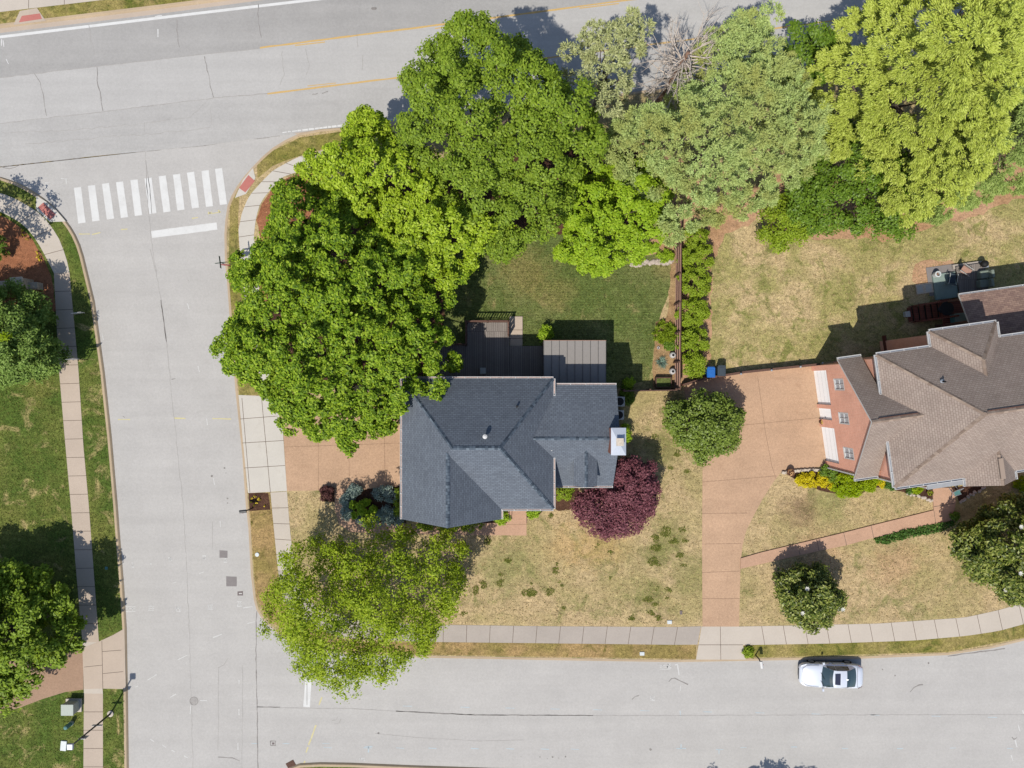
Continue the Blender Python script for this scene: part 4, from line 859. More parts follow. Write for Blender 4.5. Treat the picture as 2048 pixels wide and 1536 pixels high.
def spiky(x, y, r, n, h, label, seed, mat='leaf_agave', wd=.05, cat='plant'):
    rng = np.random.default_rng(seed); c = P(x, y); t = thing('spiky_plant', c, label, cat, None)
    a = rng.uniform(0, 2 * np.pi, n); el = rng.uniform(.1, 1.2, n); T = np.c_[np.cos(a) * np.cos(el), np.sin(a) * np.cos(el), np.sin(el)]
    ln = r * rng.uniform(.7, 1.1, n); C = np.array([c.x, c.y, .1]) + T * (ln * .5)[:, None] * np.array([1, 1, h]); B = unit(np.cross(T, rng.normal(size=(n, 3)) * .2 + np.array([0, 0, 1]))); N = np.cross(B, T)
    quads_mesh('leaves', C, T, B, N, ln, np.full(n, wd), [mat], t, tuple(c)); b = MB(); b.tube([c, c + Vector((0, 0, .12))], [.05, .03], 6); b.build('stem', 'bark', t)
spiky(1322, 725, .62, 90, .7, 'blue green yucca with radiating blades in the fence bed', 1)
spiky(1803, 1068, .55, 60, .6, 'spiky yucca in the ground cover strip beside the walkway', 2, 'leaf_cover', .06)

# ground cover, lawn tufts, fallen specks (nobody could count them)
def cover(name, spots, leaf, label, n_per_m2, ll, lw, hgt, seed, cat='ground cover'):
    rng = np.random.default_rng(seed); Cs = []
    for poly in spots:
        pl = np.array([P2(*p) for p in poly]); lo, hi = pl.min(0), pl.max(0); n = max(6, int(np.prod(hi - lo) * n_per_m2)); c = rng.uniform(lo, hi, (n, 2)); c = c[inside(pl, c)]
        Cs.append(np.c_[c, rng.uniform(.02, hgt, len(c))])
    C = np.concatenate(Cs); n = len(C); N = unit(rng.normal(size=(n, 3)) * .6 + np.array([0, 0, 1])); T = unit(np.cross(N, rng.normal(size=(n, 3)))); B = np.cross(N, T); s = rng.uniform(.6, 1.3, n)
    o = quads_mesh(name, C, T, B, N, ll * s, lw * s, [leaf]); return tag(o, label, cat, kind='stuff')
cover('ground_cover', [wob([(1746, 1077), (1790, 1062), (1870, 1047), (1905, 1040), (1908, 1050), (1880, 1063), (1820, 1074), (1770, 1088), (1750, 1086)], 1.5, 6)], 'leaf_cover', 'dark green creeping ground cover along the tan walkway', 420, .16, .09, .25, 5)
rt = random.Random(3); tufts = []
for x, y, r in [(976, 1084, 10), (1016, 1123, 8), (951, 1180, 8), (966, 1168, 8), (1000, 1165, 9), (1000, 1150, 6), (1060, 1182, 14), (1045, 1184, 6), (1102, 1186, 9), (1112, 1143, 9), (1120, 1167, 5), (1117, 1127, 4), (1100, 1030, 7), (1221, 1105, 6), (1195, 1093, 4), (1219, 1155, 4), (1310, 1075, 12), (1330, 1065, 14), (1345, 1085, 8), (1313, 1097, 11), (1305, 1125, 12), (1318, 1131, 5), (1296, 1200, 11), (1313, 1205, 6), (1302, 1225, 8), (1316, 1235, 8), (1337, 1181, 7), (1335, 1193, 4), (1316, 1177, 3), (1365, 1062, 7), (1372, 1083, 9), (1350, 1082, 6), (1362, 1110, 10), (1367, 1132, 5), (1355, 908, 9), (1375, 940, 8), (1310, 870, 6), (1340, 935, 6), (1060, 1170, 5), (928, 1225, 7), (1125, 1215, 6), (1265, 1235, 8)]:
    for k in range(2): tufts.append(wob(oval(x + rt.uniform(-4, 4), y + rt.uniform(-4, 4), r * rt.uniform(.5, .95), r * rt.uniform(.4, .8), 10, .3, k), 1, 4))
cover('grass_tufts', tufts, 'grass_tuft', 'green grass tufts scattered over the dry front lawn', 460, .13, .045, .04, 6, 'grass')
cover('grass', [[(575, 985), (640, 985), (670, 1010), (690, 1065), (1053, 1073), (1056, 1040), (1120, 1024), (1330, 780), (1360, 790), (1400, 900), (1403, 1250), (860, 1246), (600, 1190)], [(1560, 950), (1660, 990), (1740, 975), (1860, 1000), (1864, 1018), (1484, 1112), (1490, 1070)], [(1482, 1142), (1746, 1082), (1905, 1045), (2048, 1060), (2048, 1200), (1930, 1232), (1482, 1248)], [(1425, 480), (1540, 480), (1850, 460), (2048, 400), (2048, 560), (1820, 600), (1640, 720), (1430, 740)]], 'grass_straw', 'dry straw coloured turf of the front and back lawns', 30, .15, .04, .05, 16, 'grass')
cover('grass', [[(-20, 790), (112, 745), (140, 1010), (150, 1280), (-20, 1150)], [(162, 740), (200, 740), (240, 1250), (200, 1278)], [(960, 470), (1340, 520), (1305, 640), (1300, 760), (1230, 770), (1210, 690), (880, 640)], [(-20, 1440), (165, 1385), (166, 1540), (-20, 1540)], [(208, 1385), (249, 1385), (250, 1540), (208, 1540)]], 'grass_blade', 'green turf of the mown lawn and the verges', 55, .14, .035, .05, 17, 'grass')
fl = []
for x, y in [(505, 996), (511, 992), (514, 1005), (530, 1011), (520, 1000), (503, 1003), (519, 998), (509, 1010)]: fl.append(oval(x, y, 2.2, 2.2, 7, .3))
for x, y in [(50, 470), (46, 462), (58, 478), (77, 510), (80, 516), (82, 521), (76, 505), (3, 430)]: fl.append(oval(x, y, 3, 3, 7, .3))
cover('flower_patch', fl, 'flower_yellow', 'yellow bedding flowers dotted in the mulch beds', 300, .12, .1, .25, 7, 'flowers')
cover('leaf_litter', [wob([(522, 478), (516, 440), (528, 405), (550, 375), (580, 356), (575, 380), (548, 410), (538, 480)], 2)], 'flower_pink', 'pale leaf litter on the red mulch beside the curved sidewalk', 5, .1, .07, .04, 8, 'leaf litter')

# ------------------------------------------------------------------ houses
def roof_part(name, planes, mats, parent, th=0.16):
    b = MB(); edges = {}
    def key(p): return tuple(round(c, 3) for c in p)
    for pl in planes:
        b.poly(pl, 0); b.poly([Vector(p) - Vector((0, 0, th)) for p in reversed(pl)], 1)
        for a, c in zip(pl, pl[1:] + pl[:1]): k = frozenset((key(a), key(c))); edges.setdefault(k, []).append((a, c))
    for k, e in edges.items():
        if len(e) == 1:
            a, c = (Vector(q) for q in e[0]); d = Vector((0, 0, th)); b.poly([a, a - d, c - d, c], 1)
    return b.build(name, mats, parent)
def caps(lines, mat, parent, seg=.22, wd=.34):
    for a, c in lines:
        b = MB()
        a, c = Vector(a), Vector(c); d = c - a; n = max(1, int(d.length / seg)); d /= n; side = Vector((0, 0, 1)).cross(d).normalized(); 
        for i in range(n):
            p = a + d * i; q = p + d * 1.25; h0, h1 = random.uniform(.02, .03), random.uniform(.05, .065); dr = .10
            v = [p + Vector((0, 0, h0)), q + Vector((0, 0, h1))]
            for s in (1, -1):
                e = [p + side * s * wd / 2 + Vector((0, 0, h0 - dr)), q + side * s * wd / 2 + Vector((0, 0, h1 - dr))]
                f = [v[0], v[1], e[1], e[0]]; b.poly(f if s < 0 else f[::-1], 0)
            b.poly([v[1], q + side * wd / 2 + Vector((0, 0, h1 - dr)), q + side * wd / 2 + Vector((0, 0, h1 - dr - .03)), v[1] - Vector((0, 0, .04)), q - side * wd / 2 + Vector((0, 0, h1 - dr - .03)), q - side * wd / 2 + Vector((0, 0, h1 - dr))], 0)
        b.build('ridge_cap', mat, parent)
def gutter(runs, parent, wd=.13, m1='white_trim', m2='gutter_debris'):
    """runs: (a, b, outward normal)."""
    for a, c, n in runs:
        b = MB()
        a, c, n = Vector(a), Vector(c), Vector(n).normalized(); z = Vector((0, 0, 1)); d = (c - a).normalized(); lo = -.13
        def quad(o0, z0, o1, z1, m, flip=False):
            f = [a + n * o0 + z * z0, c + n * o0 + z * z0, c + n * o1 + z * z1, a + n * o1 + z * z1]; b.poly(f[::-1] if flip else f, m)
        quad(.003, lo, .003, -.01, 0); quad(wd, lo, wd, 0, 0); quad(wd - .03, 0, wd, 0, 0); quad(wd - .03, lo + .04, wd - .03, 0, 0); quad(0.003, lo + .05, wd - .03, lo + .05, 1); quad(.003, lo, wd, lo, 0); quad(.003, -.012, .022, -.012, 0)
        for e, s in ((a, -1), (c, 1)): b.poly([e + n * .003 + z * lo, e + n * wd + z * lo, e + n * wd, e + n * .003], 0)
        L_ = (c - a).length; k = max(1, int(L_ / .85))
        for i in range(k + 1): p = a + (c - a) * (i / k); p = p + d * (.03 if i == 0 else (-.03 if i == k else 0)); b.beam(p + n * .003 + z * .004, p + n * wd + z * .004, .035, .012, 0)
        b.build('gutter', [m1, m2], parent)
def window(parent, p, out, wd, ht, name='window', lite='glass', sill=True):
    """p: centre on the wall face, out: outward normal."""
    out = Vector(out).normalized(); sx = Vector((0, 0, 1)).cross(out).normalized(); p = Vector(p); z = Vector((0, 0, 1)); b = MB(); c = p + out * .03
    for s in (-1, 1): b.beam(c + sx * s * wd / 2 - z * ht / 2, c + sx * s * wd / 2 + z * ht / 2, .09, .09, 0, out)
    for s in (-1, 1): b.beam(c - sx * (wd / 2 + .045) + z * s * ht / 2, c + sx * (wd / 2 + .045) + z * s * ht / 2, .09, .09, 0, out)
    b.beam(c - sx * wd / 2, c + sx * wd / 2, .05, .06, 0, out); b.beam(c - z * ht / 2, c + z * ht / 2, .05, .06, 0, out)
    if sill: b.beam(c - sx * (wd / 2 + .1) - z * (ht / 2 + .08) + out * .03, c + sx * (wd / 2 + .1) - z * (ht / 2 + .08) + out * .03, .16, .07, 0)
    f = b.build(name, 'white_trim', parent); b = MB(); q = p + out * .02
    b.poly([q - sx * wd / 2 - z * ht / 2, q + sx * wd / 2 - z * ht / 2, q + sx * wd / 2 + z * ht / 2, q - sx * wd / 2 + z * ht / 2], 0)
    b.build('pane', lite, f); return f
def wallpoly(b, pl, m=0): b.poly(pl, m)

def house_a():
    ze = 6.1; xw, xe, yn, ys = -7.52, 2.83, .376, -8.54; yr, zr = -4.08, 9.4; x1, x2 = -3.79, -.76
    sw = (zr - ze) / (x1 - xw); ss = (zr - ze) / (yr - ys); se = (zr - ze) / (xe - x2)
    xg = -4.13; zg = ze + sw * (xg - xw); yf = -9.24; xge = xg + (xg - xw)
    yv = ys + (zg - ze) / ss                    # where the gable ridge meets the south slope
    # west plane is shared; hip line from NW corner to ridge west end, then down to the gable ridge
    t = thing('house', (-2.3, -4.1, 0), 'two storey house with blue grey hipped shingle roof and white gutters', 'house')
    NW, NE, SE = (xw, yn, ze), (xe, yn, ze), (xe, ys, ze); R1, R2 = (x1, yr, zr), (x2, yr, zr); G0 = (xg, yv, zg); G1 = (xg, yf, zg); GE1 = (xge, yf, ze); GE0 = (xge, ys, ze); SWc = (xw, yf, ze)
    # wing
    zw, xwe, ywn = 5.75, 7.19, -.07; zwr = 7.4; ywr = -3.62; zws, yws = 4.05, -7.26
    pn = (zwr - zw) / (ywn - ywr); ps = (zwr - zws) / (ywr - yws)
    xi = xe - (zwr - ze) / se                   # wing ridge meets the east slope
    ya = ywr + (zwr - ze) / pn; yb = ywr - (zwr - ze) / ps
    # east plane: NE -> R2 -> SE with the wing's junction cut in
    J = (xi, ywr, zwr); A = (xe, ya, ze); Bq = (xe, yb, ze)
    planes = [[SWc, G1, G0, R1, NW], [NW, R1, R2, NE], [R2, J, A, NE], [SE, Bq, J, R2], [GE0, SE, R2, R1, G0], [GE1, GE0, G0, G1],
              [A, J, (xwe, ywr, zwr), (xwe, ywn, zw), (xe, ywn, zw)], [Bq, (xe, yws, zws), (xwe, yws, zws), (xwe, ywr, zwr), J]]
    planes = [pl[::-1] if (Vector(pl[1]) - Vector(pl[0])).cross(Vector(pl[2]) - Vector(pl[1])).z < 0 else pl for pl in planes]
    rf = roof_part('roof', planes, ['shingle_grey', 'white_trim'], t)
    up = Vector((0, 0, .0)); caps([(R1, R2), (NW, R1), (NE, R2), (SE, R2), (G1, G0), ((xwe, ywr, zwr), J)], 'cap_grey', rf, .2, .25)
    # dormer on the wing
    xd, hw = 5.03, .82; y0, y1 = -4.55, -7.0
    def zs(y): return zwr - ps * (ywr - y)
    zd = zs(y0); dz = .62; b = MB(); yl = ywr - (zwr - (zd - dz)) / ps
    ap, ape = (xd, y0, zd), (xd, y1, zd); lw_, le = (xd - hw, yl, zd - dz), (xd - hw, y1, zd - dz); rw, re = (xd + hw, yl, zd - dz), (xd + hw, y1, zd - dz)
    rd_ = roof_part('dormer', [[le, ape, ap, lw_], [ape, re, rw, ap]], ['shingle_grey', 'white_trim'], rf, .1)
    b.poly([(xd - hw + .12, y1 + .15, zs(y1 + .15)), (xd + hw - .12, y1 + .15, zs(y1 + .15)), (xd + hw - .12, y1 + .15, zd - dz - .02), (xd, y1 + .15, zd - .1), (xd - hw + .12, y1 + .15, zd - dz - .02)], 0)
    for s in (-1, 1):
        x = xd + s * (hw - .12); b.poly([(x, yl, zs(yl)), (x, y1 + .15, zs(y1 + .15)), (x, y1 + .15, zd - dz - .04), (x, yl, zd - dz - .04)], 0)
    b.build('dormer_wall', 'white_trim', rf)
    caps([(ape, ap)], 'cap_grey', rf, .2, .22)
    # vents
    b = MB(); zz = ze + (yn - (-3.42)) * (zr - ze) / (yn - yr); px_ = P(970, 873, 9.2); b.tube([(px_.x, px_.y, 8.6), (px_.x, px_.y, 9.28)], .055, 10); b.lathe((px_.x, px_.y, 9.28), [(.11, -.06), (.15, -.02), (.15, .04), (.04, .1)], 14); b.build('vent_pipe', 'white_trim', rf, smooth=False)
    q = P(1034, 813, 7.6); b = MB(); b.tube([(q.x, q.y, 7.0), (q.x, q.y, 7.75)], .07, 10); b.lathe((q.x, q.y, 7.25), [(.2, 0), (.1, .06)], 12); b.build('vent_pipe', 'black', rf)
    q = P(1103, 900, 6.4); b = MB(); b.tube([(q.x, q.y, 5.9), (q.x, q.y, 6.6)], .05, 8); b.build('vent_pipe', 'white_trim', rf)
    # walls
    o = .3; b = MB(); W0, E0, N0, S0, F0 = xw + o, xe - o, yn - o, ys + o, yf + .22
    def wl(x0, y0, x1_, y1_, zt): b.poly([(x0, y0, 0), (x1_, y1_, 0), (x1_, y1_, zt), (x0, y0, zt)], 0)
    gE = xge - o; za = ze - .1
    wl(W0, N0, W0, F0, za); wl(gE, F0, gE, S0, za); wl(gE, S0, E0, S0, za); wl(E0, S0, E0, N0, za); wl(E0, N0, W0, N0, za)
    b.poly([(W0, F0, 0), (gE, F0, 0), (gE, F0, za + .12), (xg, F0, zg - .2), (W0, F0, za + .12)], 0)
    wE, wN, wS = xwe - .2, ywn - .3, yws + .3
    wl(wE, wN, E0, wN, zw - .1); wl(E0, wS, wE, wS, zws + .05)
    b.poly([(wE, wS, 0), (wE, wN, 0), (wE, wN, zw - .05), (wE, ywr, zwr - .2), (wE, wS, zws + .08)], 0)
    b.build('wall', 'brick_a', t)
    e_ = .001
    gutter([((xw, yn, ze), (xe, yn, ze), (0, 1, 0)), ((xe, yn - .0, ze), (xe, ya, ze), (1, 0, 0)), ((xe, yb, ze), (xe, ys, ze), (1, 0, 0)), ((xe, ys, ze), (xge, ys, ze), (0, -1, 0)), ((xw, yf, ze), (xw, yn, ze), (-1, 0, 0)), ((xge, ys - .05, ze), (xge, yf, ze), (1, 0, 0)), ((xe + .15, ywn, zw), (xwe, ywn, zw), (0, 1, 0)), ((xwe, yws, zws), (xe + .15, yws, zws), (0, -1, 0))], t)
    # downspouts
    for x, y, zt in ((xw + .2, yf + .3, ze), (xe + .05, ys + .2, ze), (xwe - .1, ywn - .2, zw)):
        b = MB(); b.beam((x, y, .05), (x, y, zt - .15), .08, .06, 0); b.build('downspout', 'white_trim', t)
    # chimney
    b = MB(); cx0, cx1, cy0, cy1, ct = 6.5, 7.42, -4.62, -2.92, 8.15; b.prism([(cx0, cy0), (cx1, cy0), (cx1, cy1), (cx0, cy1)], 0, ct - .12, 0)
    ch = b.build('chimney', 'brick_a', t); b = MB(); z0 = ct - .12; ov = .05; A4 = [(cx0 - ov + .04, cy0 - ov), (cx1 + ov, cy0 - ov), (cx1 + ov, cy1 + ov), (cx0 - ov + .04, cy1 + ov)]
    b.prism(A4, z0, z0 + .07, 0); mx, my = (cx0 + cx1) / 2, (cy0 + cy1) / 2; top = (mx, my, z0 + .2)
    for a, c in zip(A4, A4[1:] + A4[:1]): b.poly([(a[0], a[1], z0 + .072), (c[0], c[1], z0 + .072), top], 0)
    cp = b.build('chimney_cap', 'cap_metal', ch); b = MB(); b.box((mx + .05, my, z0 + .3), (.26, .26, .3), 0, 0); b.box((mx + .05, my, z0 + .5), (.48, .5, .05), 0, 0); b.build('flue_hood', 'stone_pale', ch)
    # windows and doors
    for x in (-6.1, -2.2):
        for z in (1.5, 4.4): window(t, (x, F0 - .01, z), (0, -1, 0), 1.0, 1.5)
    window(t, (1.6, S0 - .01, 4.4), (0, -1, 0), .9, 1.4); window(t, (4.9, wS - .01, 1.6), (0, -1, 0), 1.4, 1.4)
    for y in (-1.4, -6.0): window(t, (wE + .01, y, 1.6), (1, 0, 0), .9, 1.4)
    for x in (-6, -3.4, -.8): window(t, (x, N0 + .01, 4.5), (0, 1, 0), .9, 1.4)
    b = MB(); b.box((.35, S0 - .03, 1.5), (1.0, .06, 2.1), 0, 0); d = b.build('front_door', 'terracotta', t); b = MB(); b.box((.7, S0 - .09, 1.45), (.04, .06, .2), 0, 0); b.build('handle', 'dark_metal', d)
    for y in (-2.0, -5.2): b = MB(); b.box((W0 - .03, y, 1.1), (.06, 2.5, 2.2), 0, 0); b.build('garage_door', 'white_trim', t)
    # porch steps
    b = MB(); a0 = P(1014, 1018); a1 = P(1053, 1048)
    for k in range(3):
        yy = lerp(a0.y, a1.y, .35 + .32 * k - .0); b.prism([(a0.x, S0 + 0.0), (a1.x, S0), (a1.x, yy), (a0.x, yy)], .02, .45 - .14 * k, 0)
    b.build('porch_steps', 'aggregate_pink', t)
    b = MB()
    for k, x in enumerate((a0.x + .2,)):
        b.tube([(x, S0 - .3, .45), (x, S0 - .3, 1.35), (x, a1.y + .5, 1.0), (x, a1.y + .5, .1)], .022, 6)
    b.build('handrail', 'dark_metal', t)
    # air conditioners stand beside the house
    for x, y, lb in ((1240, 803, 'grey air conditioner unit with round fan on the ground by the wing'), (1238.5, 830, 'second air conditioner unit half under the eave near the chimney')):
        c = P(x, y, .8); a = thing('air_conditioner', (c.x, c.y, 0), lb, 'air conditioner', 'air conditioners beside the grey roofed house'); b = MB(); b.box((c.x, c.y, .4), (.75, .75, .74), 0, 0, .04); b.build('casing', 'pale_grey', a)
        b = MB(); b.lathe((c.x, c.y, .775), [(.3, 0), (.3, .006), (.1, .008)], 20); b.build('fan_grille', 'black', a)
house_a()

# deck, back porch, steps behind the grey roofed house
def deck_a():
    z = .55; p0, p1 = P(933, 645, z), P(1018, 757, z); yh = .05
    t = thing('deck', (p0.x, p0.y, 0), 'weathered wooden deck with railing behind the grey roofed house', 'deck')
    b = MB(); b.prism([(p0.x, p0.y), (p1.x, p0.y), (p1.x, yh), (p0.x, yh)], z - .04, z, 0); b.build('deck_floor', 'deck_board', t)
    q0, q1 = P(1018, 692, .4), P(1086, 757, .4); b = MB(); b.prism([(p1.x + .004, q0.y), (q1.x, q0.y), (q1.x, yh), (p1.x + .004, yh)], .36, .4, 0); b.build('lower_deck', 'deck_board', t)
    r0 = P(870, 690, .55); b = MB(); b.prism([(r0.x, r0.y), (p0.x - .004, r0.y), (p0.x - .004, yh), (r0.x, yh)], .5, .546, 0); b.build('side_deck', 'deck_board', t)
    b = MB()
    for x in (p0.x, p1.x, q1.x - .1, r0.x + .05):
        for y in (p0.y - .05 if x <= p1.x and x >= p0.x else q0.y - .1, .2): b = MB(); b.box((x, y, .17), (.1, .1, .34), 0, 0); b.build('post', 'wood_brown', t)
    def rail(a, c, zb_):
        b = MB(); a, c = Vector(a), Vector(c); n = int((c - a).length / .2)
        b.beam(a + Vector((0, 0, .95)), c + Vector((0, 0, .95)), .12, .04, 0); b.beam(a + Vector((0, 0, .12)), c + Vector((0, 0, .12)), .06, .04, 0)
        for i in range(n + 1): p = a + (c - a) * i / n; b.beam(p + Vector((0, 0, .1)), p + Vector((0, 0, .94)), .06, .05, 0, Vector((0, 1, 0)))
        for p in (a, c, (a + c) / 2): b.box((p.x, p.y, p.z + .5), (.1, .1, 1.06), 0, 0)
        b.build('railing', 'wood_brown', t)
    rail((p0.x, p0.y + .02, z), (p1.x, p0.y + .02, z), z); rail((p1.x - .05, p0.y, z), (p1.x - .05, P(0, 672, z).y, z), z); rail((p0.x + .03, p0.y - .1, z), (p0.x + .03, r0.y, z), z); rail((r0.x, r0.y, z), (p0.x - .1, r0.y, z), z)
    b = MB(); s0, s1 = P(1019, 633, .1), P(1045, 692, .1); n = 3
    struct_t = thing('concrete_landing', (s0.x, s0.y, 0), 'pale concrete slab landing beside the deck steps', 'landing')
    b.prism([(s0.x, s0.y), (s1.x, s0.y), (s1.x, s1.y), (s0.x, s1.y)], 0, .12, 0)
    b.ribbon([(s0.x, (s0.y + s1.y) / 2 + .1), (s1.x, (s0.y + s1.y) / 2 + .1)], .04, .124, 1); b.ribbon([(s0.x, (s0.y + s1.y) / 2 - .55), (s1.x, (s0.y + s1.y) / 2 - .55)], .04, .124, 1)
    b.build('slab', ['concrete_pink', 'joint'], struct_t)
    c = P(966, 741, .9); k = thing('patio_chair', (c.x, c.y, .55), 'small metal chair standing on the shaded deck', 'chair'); b = MB(); b.box((c.x, c.y, 1.0), (.42, .42, .04)); b.build('seat', 'pale_grey', k); b = MB(); b.tube([(c.x - .2, c.y - .2, 1.0), (c.x - .2, c.y - .25, 1.45), (c.x + .2, c.y - .25, 1.45), (c.x + .2, c.y - .2, 1.0)], .02, 6); b.build('backrest', 'pale_grey', k)
    for sx in (-.18, .18):
        for sy in (-.18, .18): b = MB(); b.tube([(c.x + sx, c.y + sy, .551), (c.x + sx, c.y + sy, .99)], .018, 6); b.build('leg', 'pale_grey', k)
    # back porch with flat seamed roof
    zp = 3.2; a, d = P(1087, 681, zp), P(1212.5, 681, zp); t = thing('back_porch', (a.x, a.y, 0), 'flat roofed back porch with pale grey seamed metal roof', 'porch'); yb = -.30
    b = MB(); b.prism([(a.x, a.y), (d.x, a.y), (d.x, yb), (a.x, yb)], zp - .14, zp - .005, 0)
    for i in range(9): x = lerp(a.x + .02, d.x - .02, i / 8); b.beam((x, a.y - .01, zp + .012), (x, yb, zp + .012), .022, .045, 1)
    b.beam((a.x, a.y, zp), (d.x, a.y, zp), .03, .05, 2); b.build('roof', ['porch_roof', 'dark_metal', 'wood_light'], t)
    for x in (a.x + .1, (a.x + d.x) / 2, d.x - .1): b = MB(); b.box((x, a.y - .12, zp / 2 - .07), (.12, .12, zp - .14)); b.build('post', 'wood_brown', t)
    b = MB(); b.prism([(a.x + .05, a.y - .08), (d.x - .05, a.y - .08), (d.x - .05, yb + .1), (a.x + .05, yb + .1)], 0, .38, 0); b.build('porch_floor', 'deck_board', t)
    b = MB()
    for s, e in (((a.x + .1, a.y - .12), (d.x - .1, a.y - .12)), ((d.x - .1, a.y - .12), (d.x - .1, yb + .1)), ((a.x + .1, a.y - .12), (a.x + .1, yb + .1))):
        b.beam((*s, .95), (*e, .95), .05, .05); b.poly([(*s, .4), (*e, .4), (*e, zp - .15), (*s, zp - .15)], 1)
    b.build('screen', ['wood_brown', 'dark_plastic'], t)
deck_a()

# fences
def fence_run(name, a, c, ht, label, posts, side, mat='wood_brown', rails=(.3, .95, 1.6)):
    a, c = Vector((a[0], a[1], 0)), Vector((c[0], c[1], 0)); t = thing(name, a, label, 'fence', None); d = (c - a).normalized(); n = Vector((-d.y, d.x, 0)) * side; Lg = (c - a).length
    b = MB(); k = int(Lg / .15); zt = ht - .06
    for i in range(k): p = a + d * ((i + .5) * Lg / k); h = ht - .04 + random.uniform(-.012, .012); b.box((p.x, p.y, h / 2 + .02), (.142, .022, h), math.atan2(d.y, d.x), 0)
    b.build('boards', mat, t)
    for z in rails:
        if z < ht: b = MB(); p = a + n * .04; q = c + n * .04; b.beam(p + Vector((0, 0, z)), q + Vector((0, 0, z)), .05, .09, 0); b.build('rail', 'wood_light', t)
    b = MB(); b.beam(a + Vector((0, 0, ht + .015)), c + Vector((0, 0, ht + .015)), .07, .03, 0); b.build('top_cap', 'wood_brown', t)
    for f in posts: p = a + d * (Lg * f) + n * .09; b = MB(); b.box((p.x, p.y, ht / 2 + .04), (.12, .12, ht + .08), math.atan2(d.y, d.x), 0, .015); b.build('post', mat, t)
y0, y1 = P(0, 430).y, P(0, 779).y
def ff(py): return (P(0, py).y - y0) / (y1 - y0)
fence_run('wooden_fence', (12.62, y0), (12.52, y1), 1.75, 'long brown wooden board fence between the mown lawn and the hedge row', [ff(v) for v in (434, 497, 554, 610, 667, 725, 777)], -1)
fence_run('wooden_fence', (P(1241, 782).x, P(0, 782).y), (12.4, P(0, 780).y), 1.35, 'short dark cross fence between the grey roofed house and the board fence', [.02, .5, .98], 1, rails=(.3, 1.1))

